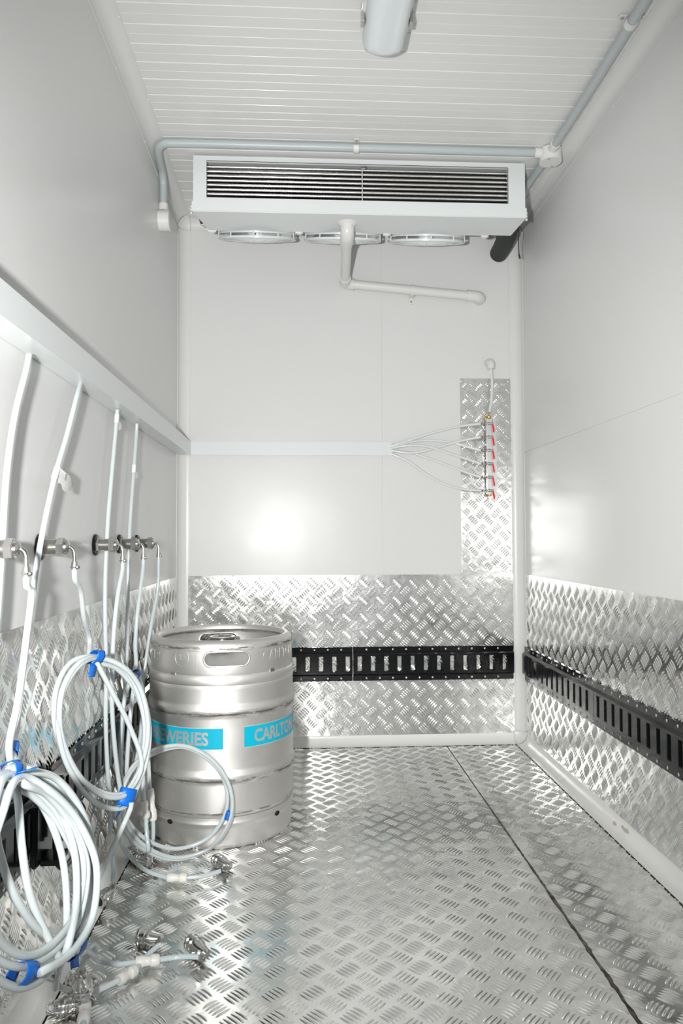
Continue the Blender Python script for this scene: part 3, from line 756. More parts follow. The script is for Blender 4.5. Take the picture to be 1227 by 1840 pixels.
# six fanning lines
fanl = [
 ('topmost', [(0.340, 2.826, 1.135), (0.395, 2.818, 1.152), (0.50, 2.812, 1.186), (0.60, 2.808, 1.211), (0.688, 2.7945, 1.2215)]),
 ('second', [(0.340, 2.826, 1.122), (0.41, 2.815, 1.110), (0.47, 2.814, 1.117), (0.56, 2.811, 1.142), (0.64, 2.806, 1.162), (0.688, 2.7945, 1.170)]),
 ('third', [(0.340, 2.826, 1.130), (0.40, 2.822, 1.148), (0.47, 2.822, 1.159), (0.58, 2.818, 1.151), (0.64, 2.806, 1.133), (0.688, 2.7945, 1.1185)]),
 ('fourth', [(0.340, 2.824, 1.127), (0.40, 2.809, 1.137), (0.48, 2.808, 1.135), (0.58, 2.806, 1.104), (0.64, 2.802, 1.084), (0.688, 2.7945, 1.067)]),
 ('fifth', [(0.340, 2.826, 1.118), (0.42, 2.824, 1.112), (0.50, 2.818, 1.086), (0.58, 2.812, 1.056), (0.64, 2.804, 1.032), (0.688, 2.7945, 1.0155)]),
 ('lowest', [(0.340, 2.826, 1.110), (0.41, 2.820, 1.078), (0.49, 2.816, 1.022), (0.56, 2.812, 0.986), (0.62, 2.806, 0.971), (0.688, 2.7945, 0.964)])]
for nm, pts in fanl:
    o = MB().tube(pts, 0.005, 12).build('gas_line', M['gas'])
    tag(o, 'white gas line from the trunking end to the %s valve of the manifold' % nm, 'tube', 'gas lines fanning out to the manifold')
# pencil numerals on the coving beside the valves
def text_mesh(body, size, sx=1.0, extrude=0.0, off=0.0):
    cu = bpy.data.curves.new('lettering', 'FONT'); cu.body = body; cu.size = size; cu.extrude = extrude
    cu.offset = off; cu.align_x = 'CENTER'; cu.align_y = 'CENTER'; cu.resolution_u = 3
    o = bpy.data.objects.new('lettering', cu); COL.objects.link(o)
    bpy.context.view_layer.update()
    dg = bpy.context.evaluated_depsgraph_get()
    me = bpy.data.meshes.new_from_object(o.evaluated_get(dg)); bpy.data.objects.remove(o, do_unlink=True)
    v = [(p.co.x*sx, p.co.y, p.co.z) for p in me.vertices]; f = [tuple(p.vertices) for p in me.polygons]
    bpy.data.meshes.remove(me); return v, f
for i in range(6):
    v, f = text_mesh(str(i+1), 0.020)
    z = 1.2215-0.0515*i
    MB().add([(XR-CV-0.0005+p[0]*0.6, YB-0.0026, z-0.004+p[1]) for p in v], f).build('pencil_numeral', M['ink'], tr['trim_2'], smooth=0)
# ------------------------------------------------------------------ steel keg
KX, KY, KH = -0.221, 2.10, 0.525
keg = thing('beer_keg', 'stainless steel beer keg with turquoise lettered band standing on the floor', 'keg', (KX, KY, 0.0))
def pr(pts): return [(z, r) for z, r in pts]
def hoop(z, r, h=0.0052, w=0.021, n=10):
    return [(z-w+2*w*i/n, r+h*(0.5+0.5*math.cos(PI*(-1+2*i/n)))) for i in range(n+1)]
body = [(0.070, 0.180), (0.078, 0.192), (0.086, 0.1955), (0.092, 0.1968)]
body += hoop(0.180, 0.1968) + [(0.24, 0.1972), (0.29, 0.1972)] + hoop(0.346, 0.1968)
body += [(0.395, 0.1966), (0.409, 0.1960), (0.414, 0.1945), (0.425, 0.192), (0.440, 0.182), (0.455, 0.150), (0.466, 0.10), (0.471, 0.05), (0.471, 0.0)]
kb = MB().lathe(body, (0, 0, 0), (0, 0, 1), 96, caps=True).build('keg_body', M['keg'], keg, smooth=40)
# foot ring
prof = [(0.0, 0.181), (-0.0002+0.001, 0.187), (0.004, 0.1905), (0.012, 0.1925), (0.05, 0.1945), (0.060, 0.1945), (0.0625, 0.1962), (0.0665, 0.1962), (0.069, 0.1950), (0.080, 0.1962), (0.080, 0.1935), (0.06, 0.192), (0.012, 0.1895), (0.006, 0.1865), (0.0, 0.181)]
MB().lathe([(z+0.0, r) for z, r in prof], (0, 0, 0), (0, 0, 1), 96, caps=False).build('foot_ring', M['keg'], keg, smooth=40)
# top ring with two handle slots, rolled rim
prof = [(0.398, 0.1945), (0.398, 0.1966), (0.408, 0.1968), (0.4115, 0.1955), (0.415, 0.1968), (0.432, 0.1968), (0.4375, 0.1935), (0.442, 0.1945), (0.475, 0.1945), (0.503, 0.1942),
        (0.512, 0.1930), (0.519, 0.1895), (0.5235, 0.1840), (0.525, 0.1790), (0.5235, 0.1740), (0.519, 0.1705), (0.512, 0.1700), (0.5065, 0.1740), (0.505, 0.1800), (0.5075, 0.1860), (0.505, 0.1905), (0.500, 0.1922), (0.475, 0.1924), (0.442, 0.1924), (0.435, 0.1915), (0.41, 0.1925), (0.398, 0.1945)]
ring = MB().lathe(prof, (0, 0, 0), (0, 0, 1), 128, caps=False)
ro = ring.build('top_ring', M['keg'], keg, smooth=0)
bm = bmesh.new(); bm.from_mesh(ro.data); bmesh.ops.remove_doubles(bm, verts=bm.verts, dist=1e-5); bmesh.ops.recalc_face_normals(bm, faces=bm.faces); bm.to_mesh(ro.data); bm.free()
HA = R(9.5)
def slot_outline(hw, hh, n=10):
    p = []
    for k, (cx, a0) in enumerate(((hw-hh, -PI/2), (-(hw-hh), PI/2))):
        for i in range(n+1):
            t = a0+PI*i/n; p.append((cx+hh*math.cos(t), hh*math.sin(t)))
    return p
cuts = []
for ang in (HA, HA+PI):
    o_ = slot_outline(0.0585, 0.0185); dr = Vector((math.sin(ang), -math.cos(ang), 0)); tg = Vector((math.cos(ang), math.sin(ang), 0))
    n = len(o_); vs_ = []
    for rr in (0.15, 0.23): vs_ += [dr*rr+tg*(p[0])+Vector((0, 0, 0.4785+p[1])) for p in o_]
    c = MB().add(vs_, [tuple(range(n))[::-1], tuple(range(n, 2*n))]+[(i, (i+1) % n, n+(i+1) % n, n+i) for i in range(n)]).build('cut', M['keg'], keg, smooth=0)
    cuts.append(c)
bpy.context.view_layer.update()
for c in cuts:
    b = ro.modifiers.new('b', 'BOOLEAN'); b.operation = 'DIFFERENCE'; b.solver = 'EXACT'; b.object = c
bpy.context.view_layer.update()
me = bpy.data.meshes.new_from_object(ro.evaluated_get(bpy.context.evaluated_depsgraph_get()))
ro.modifiers.clear(); ro.data = me
me.polygons.foreach_set('use_smooth', [True]*len(me.polygons)); me.set_sharp_from_angle(angle=R(35))
for c in cuts: bpy.data.objects.remove(c, do_unlink=True)
# rolled lips round the slots
for ang in (HA, HA+PI):
    pts = []
    for u, w in slot_outline(0.0585, 0.0185, 12):
        a = ang+u/0.1935
        pts.append((0.1936*math.sin(a), -0.1936*math.cos(a), 0.4785+w))
    pts.append(pts[0])
    MB().tube(pts, 0.0032, 8, 0.004).build('handle_lip', M['keg'], keg, smooth=60)
# weld seam in the top ring, drain holes
def on_keg(a, z, r): return Vector((r*math.sin(a), -r*math.cos(a), z))
MB().tube([on_keg(R(-14), 0.445+i*0.01, 0.1946) for i in range(6)], 0.0012, 6).build('weld_seam', M['keg'], keg)
for a, z, r in ((R(-34), 0.438, 0.1945), (R(48), 0.438, 0.1945), (R(-36), 0.062, 0.1965), (R(53), 0.062, 0.1965)):
    d = on_keg(a, 0, 1)
    lo = z < 0.2
    mb = MB(); c = on_keg(a, z, r-0.0012); t = Vector((math.cos(a), math.sin(a), 0)); n = 16
    mb.add([c+d*0.0016+t*(0.0085*math.cos(2*PI*i/n)*(1.1 if lo else 1))+Vector((0, 0, (0.006 if lo else 0.0065)*math.sin(2*PI*i/n)*(1 if lo else 1))) for i in range(n)]+[c+t*(0.0085*math.cos(2*PI*i/n))+Vector((0, 0, 0.006*math.sin(2*PI*i/n))) for i in range(n)],
           [tuple(range(n))]+[(i, (i+1) % n, n+(i+1) % n, n+i) for i in range(n)])
    mb.build('drain_hole', M['hole'] if lo else M['brushed'], keg, smooth=0)
# spear valve in the middle of the top
MB().lathe([(0.466, 0.052), (0.470, 0.050), (0.474, 0.036), (0.500, 0.034), (0.503, 0.0355), (0.511, 0.0355), (0.5125, 0.034), (0.5125, 0.029), (0.507, 0.026), (0.507, 0.012), (0.509, 0.010), (0.509, 0.0)], (0, 0, 0), (0, 0, 1), 40, caps=False).build('spear_valve', M['chrome'], keg, smooth=35)
# turquoise band with bare lettering
def band(a0, a1, z0, z1, r, name, m):
    n = max(4, int((a1-a0)/R(3))); mb = MB(); vs_ = []
    for i in range(n+1):
        a = a0+(a1-a0)*i/n; vs_ += [on_keg(a, z0, r), on_keg(a, z1, r)]
    mb.add(vs_, [(2*i, 2*i+2, 2*i+3, 2*i+1) for i in range(n)])
    return mb.build(name, m, keg, smooth=180, keep_normals=True)
RL = 0.1977
M['label_edge'] = mat('pale_band_edge', (0.72, 0.60, 0.56), 0.45, 0.3)
for a0, a1, txt, ac, wid in ((-148, 6.7, 'UNITED BREWERIES', None, None), (22.3, 150, 'CARLTON &', None, None)):
    e1 = band(R(a0)-0.003, R(a1)+0.003, 0.2520, 0.3065, RL-0.0001, 'label_edge', M['label_edge'])
    b1 = band(R(a0), R(a1), 0.2533, 0.3052, RL+0.0001, 'label_band', M['label'])
def curved_text(txt, a_left, a_right, z, h, r, m, name, parent, raise_=0.0):
    v, f = text_mesh(txt, 1.0, extrude=0.5 if raise_ else 0, off=0.012 if raise_ else 0.028)
    xs = [p[0] for p in v]; ys = [p[1] for p in v]; x0, x1, y0, y1 = min(xs), max(xs), min(ys), max(ys)
    out = []
    for p in v:
        a = a_left+(a_right-a_left)*(p[0]-x0)/(x1-x0); zz = z-h/2+h*(p[1]-y0)/(y1-y0)
        out.append(on_keg(a, zz, r+(raise_*(p[2]+0.5) if raise_ else 0)))
    return MB().add(out, f).build(name, m, parent, smooth=0)
def bold(txt, **k): return txt
curved_text('BREWERIES', R(-60), R(-4), 0.2795, 0.034, RL+0.0004, M['text_steel'], 'lettering', keg)
curved_text('UNITED', R(-112), R(-67), 0.2795, 0.034, RL+0.0004, M['text_steel'], 'lettering', keg)
curved_text('CARLTON &', R(30.5), R(88), 0.2795, 0.034, RL+0.0004, M['text_steel'], 'lettering', keg)
curved_text('CARLTON', R(39), R(80), 0.481, 0.026, 0.1940, M['keg'], 'embossed_lettering', keg, 0.0007)
curved_text('05197', R(-78), R(-43), 0.481, 0.022, 0.1940, M['keg'], 'embossed_lettering', keg, 0.0007)
curved_text('CUB', R(-32), R(-20), 0.482, 0.016, 0.1940, M['keg'], 'embossed_lettering', keg, 0.0006)
MB().tube([on_keg(R(-26)+0.105*math.cos(t), 0.482+0.023*math.sin(t), 0.1942) for t in [2*PI*i/24 for i in range(25)]], 0.0009, 6, 0.004).build('embossed_emblem', M['keg'], keg)

# ------------------------------------------------------------------ bulkhead fittings
def bulkhead(y, lab, hid=True):
    zc = 0.773
    root = thing('bulkhead_fitting', lab, 'pipe fitting', (XL, y, zc), 'threaded bulkhead fittings in a row on the left wall')
    part(MB().lathe([(0.0005, 0.024), (0.003, 0.0245), (0.006, 0.0225), (0.007, 0.019), (0.007, 0.014)], (XL, y, zc), (1, 0, 0), 32), 'rubber_washer', M['black'], root)
    pf = [(0.006, 0.0175), (0.010, 0.0175)]
    part(MB().lathe([(0.006, 0.0185), (0.012, 0.0185)], (XL, y, zc), (1, 0, 0), 6), 'back_nut', M['brushed'], root, smooth=0, bevel=0.0008)
    th = [(0.0115, 0.0125)]
    x = 0.013
    while x < 0.034: th += [(x, 0.0138), (x+0.0009, 0.0126)]; x += 0.0018
    part(MB().lathe(th, (XL, y, zc), (1, 0, 0), 28), 'threaded_pipe', M['brushed'], root, smooth=0)
    part(MB().lathe([(0.033, 0.0172), (0.046, 0.0172)], (XL, y, zc), (1, 0, 0), 6), 'hex_nut', M['chrome'], root, smooth=0, bevel=0.001)
    part(MB().lathe([(0.046, 0.0135), (0.050, 0.0125), (0.053, 0.006)], (XL, y, zc), (1, 0, 0), 24), 'spigot', M['chrome'], root)
    x0 = XL+0.050
    part(MB().tube([(x0, y, zc), (x0+0.004, y, zc), (x0+0.0085, y, zc-0.0025), (x0+0.0115, y, zc-0.009), (x0+0.0125, y, zc-0.020), (x0+0.0125, y, zc-0.034)], 0.0036, 14, 0.003), 'elbow_tube', M['chrome'], root)
    part(MB().lathe([(0, 0.0052), (0.004, 0.0056), (0.014, 0.0058)], (x0+0.0125, y, zc-0.026), (0, 0, -1), 16), 'ferrule', M['brushed'], root)
    cl = part(MB().torus((x0+0.0125, y, zc-0.036), (0, 0, 1), 0.0062, 0.0013, 20, 6), 'hose_clamp', M['chrome'], root)
    part(MB().lathe([(0, 0.003), (0.004, 0.003), (0.0045, 0.0015)], (x0+0.019, y-0.003, zc-0.036), (0.5, -1, 0), 8), 'clamp_screw', M['chrome'], cl)
    return Vector((x0+0.0125, y, zc-0.034))
BH = [bulkhead(1.112, 'nearest threaded steel bulkhead fitting, cut by the left edge of the picture'),
      bulkhead(1.343, 'second nearest steel bulkhead fitting, alone behind a hanging line with a paper tag'),
      bulkhead(1.698, 'third threaded steel bulkhead fitting, first of the close group of three'),
      bulkhead(1.917, 'fourth steel bulkhead fitting, middle one of the close group of three'),
      bulkhead(2.121, 'farthest steel bulkhead fitting, last of the group of three')]

# ------------------------------------------------------------------ beer lines
H = {
    'LIII': [(-0.364, 0.97, 0.492), (-0.35, 1.0, 0.47), (-0.338, 1.04, 0.423), (-0.323, 1.06, 0.355), (-0.312, 1.04, 0.296), (-0.301, 0.98, 0.269), (-0.321, 0.97, 0.309), (-0.338, 0.96, 0.356), (-0.347, 0.95, 0.415), (-0.354, 0.95, 0.463)],
    'LI': [(-0.358, 0.93, 0.502), (-0.343, 1.0, 0.459), (-0.325, 1.06, 0.393), (-0.308, 1.08, 0.323), (-0.306, 1.05, 0.268), (-0.313, 0.97, 0.261), (-0.326, 0.9, 0.28), (-0.341, 0.85, 0.323), (-0.341, 0.8, 0.396), (-0.34, 0.79, 0.451), (-0.343, 0.83, 0.493)],
    'LII': [(-0.361, 0.97, 0.498), (-0.342, 1.04, 0.461), (-0.322, 1.1, 0.39), (-0.312, 1.14, 0.297), (-0.307, 1.12, 0.241), (-0.304, 1.03, 0.238), (-0.324, 0.97, 0.282), (-0.337, 0.93, 0.337), (-0.346, 0.9, 0.403), (-0.349, 0.89, 0.452), (-0.352, 0.91, 0.49)],
    'LB': [(-0.393, 1.45, 0.56), (-0.36, 1.5, 0.534), (-0.333, 1.545, 0.478), (-0.318, 1.56, 0.394), (-0.325, 1.55, 0.324), (-0.347, 1.51, 0.274), (-0.375, 1.46, 0.287), (-0.403, 1.41, 0.33), (-0.426, 1.36, 0.408), (-0.432, 1.34, 0.472), (-0.431, 1.36, 0.522), (-0.417, 1.4, 0.556)],
    'LC': [(-0.408, 1.86, 0.452), (-0.408, 1.93, 0.4), (-0.407, 1.94, 0.312), (-0.411, 1.92, 0.22), (-0.417, 1.86, 0.164), (-0.421, 1.8, 0.217), (-0.417, 1.79, 0.324), (-0.412, 1.81, 0.411)],
    'LD': [(-0.291, 1.87, 0.271), (-0.225, 1.885, 0.229), (-0.183, 1.885, 0.164), (-0.18, 1.88, 0.097), (-0.222, 1.87, 0.034), (-0.301, 1.85, 0.014), (-0.368, 1.8, 0.059), (-0.407, 1.76, 0.128), (-0.416, 1.75, 0.195), (-0.4, 1.78, 0.242), (-0.36, 1.84, 0.267)],
    'T1': [(-0.443, 1.224, 1.087), (-0.44, 1.207, 1.063), (-0.44, 1.16, 0.979), (-0.44, 1.131, 0.887), (-0.44, 1.119, 0.795), (-0.44, 1.106, 0.698), (-0.44, 1.091, 0.604), (-0.41, 1.016, 0.536), (-0.37, 0.928, 0.518)],
    'T2': [(-0.443, 1.504, 1.097), (-0.438, 1.469, 1.069), (-0.438, 1.4, 0.972), (-0.438, 1.346, 0.905), (-0.438, 1.296, 0.824), (-0.438, 1.258, 0.749), (-0.438, 1.232, 0.678), (-0.438, 1.201, 0.584), (-0.42, 1.128, 0.515), (-0.395, 1.046, 0.498)],
    'T3': [(-0.443, 1.806, 1.097), (-0.443, 1.797, 1.064), (-0.443, 1.758, 0.94), (-0.443, 1.722, 0.81), (-0.443, 1.706, 0.684), (-0.443, 1.709, 0.595), (-0.443, 1.721, 0.493), (-0.443, 1.719, 0.381), (-0.443, 1.737, 0.263), (-0.443, 1.764, 0.178), (-0.435, 1.735, 0.111)],
    'T4': [(-0.443, 2.019, 1.097), (-0.445, 2.022, 1.069), (-0.445, 1.992, 0.961), (-0.445, 1.951, 0.812), (-0.445, 1.936, 0.683), (-0.445, 1.933, 0.569), (-0.445, 1.924, 0.472), (-0.445, 1.897, 0.351), (-0.445, 1.872, 0.249), (-0.445, 1.857, 0.165), (-0.445, 1.815, 0.121)],
    'H1': [(-0.403, 1.133, 0.747), (-0.403, 1.133, 0.712), (-0.402, 1.114, 0.648), (-0.398, 1.072, 0.56), (-0.387, 1.013, 0.511)],
    'H2': [(-0.403, 1.368, 0.739), (-0.405, 1.386, 0.694), (-0.412, 1.436, 0.637), (-0.42, 1.503, 0.586)],
    'H3': [(-0.403, 1.693, 0.739), (-0.405, 1.673, 0.673), (-0.409, 1.656, 0.601), (-0.412, 1.651, 0.517), (-0.413, 1.653, 0.432), (-0.413, 1.675, 0.342), (-0.411, 1.709, 0.246), (-0.405, 1.733, 0.176)],
    'H4': [(-0.403, 1.913, 0.738), (-0.405, 1.895, 0.657), (-0.408, 1.873, 0.59), (-0.411, 1.87, 0.522), (-0.412, 1.882, 0.471)],
    'H5': [(-0.403, 2.131, 0.738), (-0.405, 2.12, 0.641), (-0.417, 2.097, 0.55), (-0.426, 2.076, 0.461), (-0.43, 2.054, 0.389), (-0.43, 2.05, 0.285), (-0.43, 2.082, 0.156)],
    'tailA1': [(-0.317, 1.12, 0.193), (-0.328, 1.2, 0.139), (-0.357, 1.368, 0.035), (-0.333, 1.381, 0.02), (-0.301, 1.39, 0.018), (-0.259, 1.396, 0.018), (-0.222, 1.403, 0.018), (-0.188, 1.397, 0.02)],
    'tailA2': [(-0.324, 0.95, 0.254), (-0.344, 1.06, 0.183), (-0.393, 1.265, 0.05), (-0.378, 1.301, 0.02), (-0.349, 1.315, 0.015), (-0.32, 1.339, 0.016), (-0.296, 1.371, 0.016), (-0.285, 1.416, 0.016), (-0.269, 1.436, 0.022)],
    'tailA3': [(-0.314, 1.08, 0.206), (-0.32, 1.14, 0.177), (-0.329, 1.22, 0.141), (-0.323, 1.2, 0.144), (-0.334, 1.19, 0.139), (-0.344, 1.2, 0.119)],
    'tailA4': [(-0.314, 1.0, 0.234), (-0.333, 1.05, 0.195), (-0.351, 1.1, 0.147)],
    'tailA5': [(-0.367, 1.321, 0.03), (-0.364, 1.308, 0.014), (-0.359, 1.278, 0.014), (-0.349, 1.231, 0.014), (-0.34, 1.188, 0.014)],
    'tailB2': [(-0.335, 1.5, 0.263), (-0.347, 1.5, 0.231), (-0.36, 1.47, 0.2), (-0.368, 1.43, 0.176), (-0.371, 1.38, 0.163)],
    'tailD': [(-0.411, 1.73, 0.189), (-0.413, 1.72, 0.156), (-0.405, 1.7, 0.12), (-0.405, 1.793, 0.04), (-0.36, 1.76, 0.02), (-0.304, 1.727, 0.017), (-0.259, 1.724, 0.017), (-0.218, 1.73, 0.018), (-0.187, 1.746, 0.02)],
    'T3b': [(-0.425, 1.711, 0.085), (-0.412, 1.669, 0.067), (-0.395, 1.6, 0.071)],
    'V1': [(-0.392, 1.93, 0.273), (-0.383, 1.9, 0.218), (-0.374, 1.87, 0.17), (-0.366, 1.86, 0.136), (-0.361, 1.85, 0.099), (-0.359, 1.84, 0.063)],
    'V2': [(-0.383, 1.83, 0.22), (-0.374, 1.8, 0.164), (-0.366, 1.79, 0.127), (-0.362, 1.78, 0.093), (-0.356, 1.77, 0.065)],
}
H = {k: [Vector(p) for p in v] for k, v in H.items()}
def loop(key, turns, start=0, jit=0.006, seed=0, off=(0, 0, 0), scale=1.0):
    """follow a closed ring of points for some turns, each turn a little different"""
    P = H[key]; n = len(P); rnd = random.Random(seed); c = sum(P, Vector())/n
    nrm = (P[0]-c).cross(P[n//4]-c).normalized()
    out = []; tot = int(round(turns*n))
    ph = rnd.random()*6
    for i in range(tot):
        p = P[(start+i) % n]; t = i/n
        s = scale*(1+0.045*math.sin(t*2.1+ph)); side = jit*1.6*math.sin(t*3.3+ph*1.7)
        q = c+(p-c)*s+nrm*side+Vector(off)+Vector((0, 0, -0.010*math.sin(t*1.9+ph)))
        if start+i and (start+i) % n == 0: q = q.lerp(p+Vector(off), 0.6)
        if q.x < XL+0.014: q.x = XL+0.014
        if q.z < 0.0075: q.z = 0.0075
        out.append(q)
    return out
HR = 0.0050
def hose_end(P, n=0): return P
def union(root, a, b, name='push_connector', m=None):
    """ribbed white push-fit connector from a to b"""
    a = Vector(a); b = Vector(b); L_ = (b-a).length; R_ = 0.0098
    k = [(0, 0.0066), (0.0, 0.0088), (0.08, R_), (0.13, R_*1.02), (0.30, R_), (0.38, R_*0.86), (0.46, R_*0.82), (0.54, R_*0.82), (0.60, R_*0.88), (0.66, R_*1.06), (0.86, R_*1.06), (0.92, R_), (0.96, R_*0.9), (1.0, 0.0078), (1.0, 0.0055)]
    return part(MB().lathe([(t*L_, r) for t, r in k], a, b-a, 24), name, M['union'], root, smooth=30)
def coupler(root, a, b, hose_from, name='quick_coupler'):
    """stainless quick coupler: ribbed socket mouth at a, elbow body at b, hose spigot towards hose_from"""
    a = Vector(a); b = Vector(b); d = (b-a).normalized(); L_ = (b-a).length
    k = [(0.004, 0.0095), (0.0, 0.0105), (0.0, 0.0148), (0.003, 0.0160), (0.006, 0.0160), (0.008, 0.0138), (0.011, 0.0138), (0.013, 0.0160), (0.018, 0.0160), (0.020, 0.0140), (0.023, 0.0140), (0.025, 0.0152), (0.030, 0.0148), (0.036, 0.0120), (L_+0.004, 0.0095), (L_+0.008, 0.006)]
    o = part(MB().lathe(k, a, d, 28), name, M['chrome'], root, smooth=25)
    part(MB().lathe([(0.0005, 0.0101), (0.006, 0.0098), (0.006, 0.004)], a, d, 24), 'dark_mouth', M['hole'], o)
    h = Vector(hose_from)-b; hl = h.length; h.normalize()
    part(MB().lathe([(0, 0.0080), (0.010, 0.0080), (0.012, 0.0058), (0.022, 0.0052)], b-h*0.004, h, 6), 'hex_elbow', M['chrome'], o, smooth=25)
    c_ = b+h*0.018
    part(MB().torus(c_, h, 0.0066, 0.0014, 20, 6).box(tuple(c_+Vector((-0.0025, -0.0025, 0.006))), tuple(c_+Vector((0.0025, 0.0025, 0.0105)))), 'hose_clamp', M['chrome'], o)
    return b+h*0.012
def tape(root, p, d, w=0.022, r=0.013, tail=None, flat=0.65, twist=0.0):
    """band of tape wrapped round a bundle at p, bundle direction d, with an optional loose end"""
    p = Vector(p); d = Vector(d).normalized(); a = d.orthogonal().normalized(); b = d.cross(a); mb = MB(); n = 22; m_ = 5; vs_ = []
    rnd = random.Random(int(abs(p.y)*1e4))
    for j in range(m_):
        for i in range(n):
            t = 2*PI*i/n; rr = r*(1+rnd.uniform(-0.05, 0.05))
            vs_.append(p+d*(w*(j/(m_-1)-0.5))+a*math.cos(t)*rr+b*math.sin(t)*rr*flat)
    mb.add(vs_, [(j*n+i, j*n+(i+1) % n, (j+1)*n+(i+1) % n, (j+1)*n+i) for j in range(m_-1) for i in range(n)])
    if tail:
        t0 = Vector(tail); q = []
        for i in range(5):
            c = p+t0*(0.35+0.65*i/4); q += [c-d*w*0.5+Vector((0.001*i, 0, 0)), c+d*w*0.5*(0.9 if i == 4 else 1)+Vector((0, 0.0015*i, 0))]
        mb.add(q, [(2*i, 2*i+2, 2*i+3, 2*i+1) for i in range(4)])
    o = part(mb, 'blue_tape', M['tape'], root, smooth=50, keep_normals=False)
    s = o.modifiers.new('t', 'SOLIDIFY'); s.thickness = 0.0005
    return o
def hose(label, pts, base, mat_='tube', name='beer_line'):
    root = thing(name, label, 'hose', base)
    part(MB().tube(pts, HR, 12, 0.010), 'tubing', M[mat_], root, smooth=60)
    return root
def clearseg(root, pts): return part(MB().tube(pts, HR*0.98, 12, 0.01), 'clear_tubing', M['tube_clear'], root, smooth=60)
def sub(P, i, j=None): return P[i:j]

# 1 trunking line nearest the camera, into the front coil
r1 = hose('beer line hanging nearest the camera from the trunking, coiled low at the left edge', H['T1']+loop('LI', 27/11, 0, seed=1)+H['tailA1'][:5], (-0.35, 1.0, 0.0))
clearseg(r1, H['tailA1'][5:]); union(r1, H['tailA1'][4], H['tailA1'][5]); coupler(r1, (-0.212, 1.452, 0.0185), (-0.180, 1.412, 0.0175), H['tailA1'][-1])
tape(r1, H['LI'][0], H['LI'][1]-H['LI'][-1], 0.022, 0.019, tail=(0.030, 0.012, 0.004)); tape(r1, H['LI'][6], H['LI'][7]-H['LI'][5], 0.026, 0.0165)
# 2 nearest bulkhead fitting
p0 = [BH[0], BH[0]+Vector((0, 0, -0.02))]+H['H1'][1:]
r2 = hose('beer line from the nearest bulkhead fitting, ending in the left-pointing floor coupler', p0+loop('LI', 18/11, 0, seed=5, off=(0.012, 0.008, -0.004), scale=0.93)+H['tailA2'][:6], (-0.36, 1.05, 0.0))
clearseg(r2, H['tailA2'][6:]); union(r2, H['tailA2'][5], H['tailA2'][6]); coupler(r2, (-0.3175, 1.476, 0.0165), (-0.272, 1.466, 0.0175), H['tailA2'][-1])
# 3 tagged line
r3 = hose('beer line with a curled paper tag hanging from the trunking, coiled behind the front coil', H['T2']+loop('LII', 17/11, 0, seed=9)+H['tailA3'], (-0.35, 1.1, 0.0))
coupler(r3, (-0.351, 1.236, 0.058), (-0.349, 1.216, 0.094), H['tailA3'][-1])
tape(r3, H['LII'][5], H['LII'][6]-H['LII'][4], 0.024, 0.0155, tail=(-0.004, 0.006, -0.03))
tape(r3, H['T2'][-1], H['T2'][-2]-H['T2'][-1], 0.030, 0.010, tail=(-0.01, 0.0, -0.028))
c = H['T2'][3]
flag = [(1.3452, 0.9169), (1.3637, 0.9106), (1.3988, 0.9034), (1.4257, 0.8939), (1.4294, 0.8815), (1.4094, 0.8792), (1.3997, 0.8723), (1.3678, 0.8765), (1.3613, 0.8862), (1.346, 0.8891)]
q = [Vector((-0.437+0.008*math.sin((y_-1.34)*32)+0.10*(z_-0.895), y_, z_)) for y_, z_ in flag]
cc = sum(q, Vector())/len(q)+Vector((0.003, 0, 0))
fl_ = MB().add(q+[cc], [(k_, (k_+1) % len(q), len(q)) for k_ in range(len(q))])
tg_ = part(fl_, 'paper_tag', M['paper'], r3, smooth=60)
part(MB().lathe([(0, HR+0.0006), (0.026, HR+0.0006)], c+(H['T2'][2]-c).normalized()*-0.012, H['T2'][2]-H['T2'][3], 16), 'paper_wrap', M['paper'], r3)
v, f = text_mesh('8', 0.020)
part(MB().add([Vector((-0.4285+0.10*p[1], 1.372+p[0]*1.3, 0.899+p[1]*0.9)) for p in v], f), 'pencil_numeral', M['ink'], tg_, smooth=0)
# 4, 5 rest of the front coils and their couplers
r4 = hose('beer line looped through the front coils and dropping to the nearest coupler on its side', [H['LII'][0]+Vector((-0.012, -0.006, 0.0))]+loop('LIII', 15/10, 1, seed=14)+H['tailA4'], (-0.36, 1.12, 0.0))
coupler(r4, (-0.368, 1.277, 0.0175), (-0.410, 1.262, 0.0185), H['tailA4'][-1])
r5 = hose('short line with a white push connector at the bottom edge beside the nearest coupler', H['tailA5'][:4], (-0.34, 1.2, 0.0))
clearseg(r5, H['tailA5'][3:]); union(r5, H['tailA5'][2]-Vector((0.0, 0.0, 0)), H['tailA5'][3]); coupler(r5, (-0.404, 1.346, 0.0175), (-0.360, 1.326, 0.0175), H['tailA5'][0])
# 6 middle coil on the wall
p0 = [BH[1], BH[1]+Vector((0, 0, -0.02))]+H['H2'][1:]
r6 = hose('beer line from the second bulkhead fitting wound in the big middle coil', p0+loop('LB', 42/12, 0, seed=21, jit=0.007)+H['tailB2'], (-0.40, 1.45, 0.0))
tape(r6, H['LB'][0], H['LB'][1]-H['LB'][-1], 0.020, 0.0165, tail=(-0.004, -0.022, -0.034)); tape(r6, H['LB'][5], H['LB'][6]-H['LB'][4]+Vector((0, 0, -0.2)), 0.034, 0.018, tail=(-0.012, -0.03, -0.018))
part(MB().tube([H['LB'][0]+Vector((0, -0.004, -0.004)), H['LB'][0].lerp(H['LB'][4], 0.35)+Vector((0, 0.004, 0.004)), H['LB'][0].lerp(H['LB'][4], 0.7)+Vector((0, 0.008, 0.012)), H['LB'][4]+Vector((0, -0.008, 0)), H['LB'][5]], HR, 12), 'crossing_tubing', M['tube'], r6)
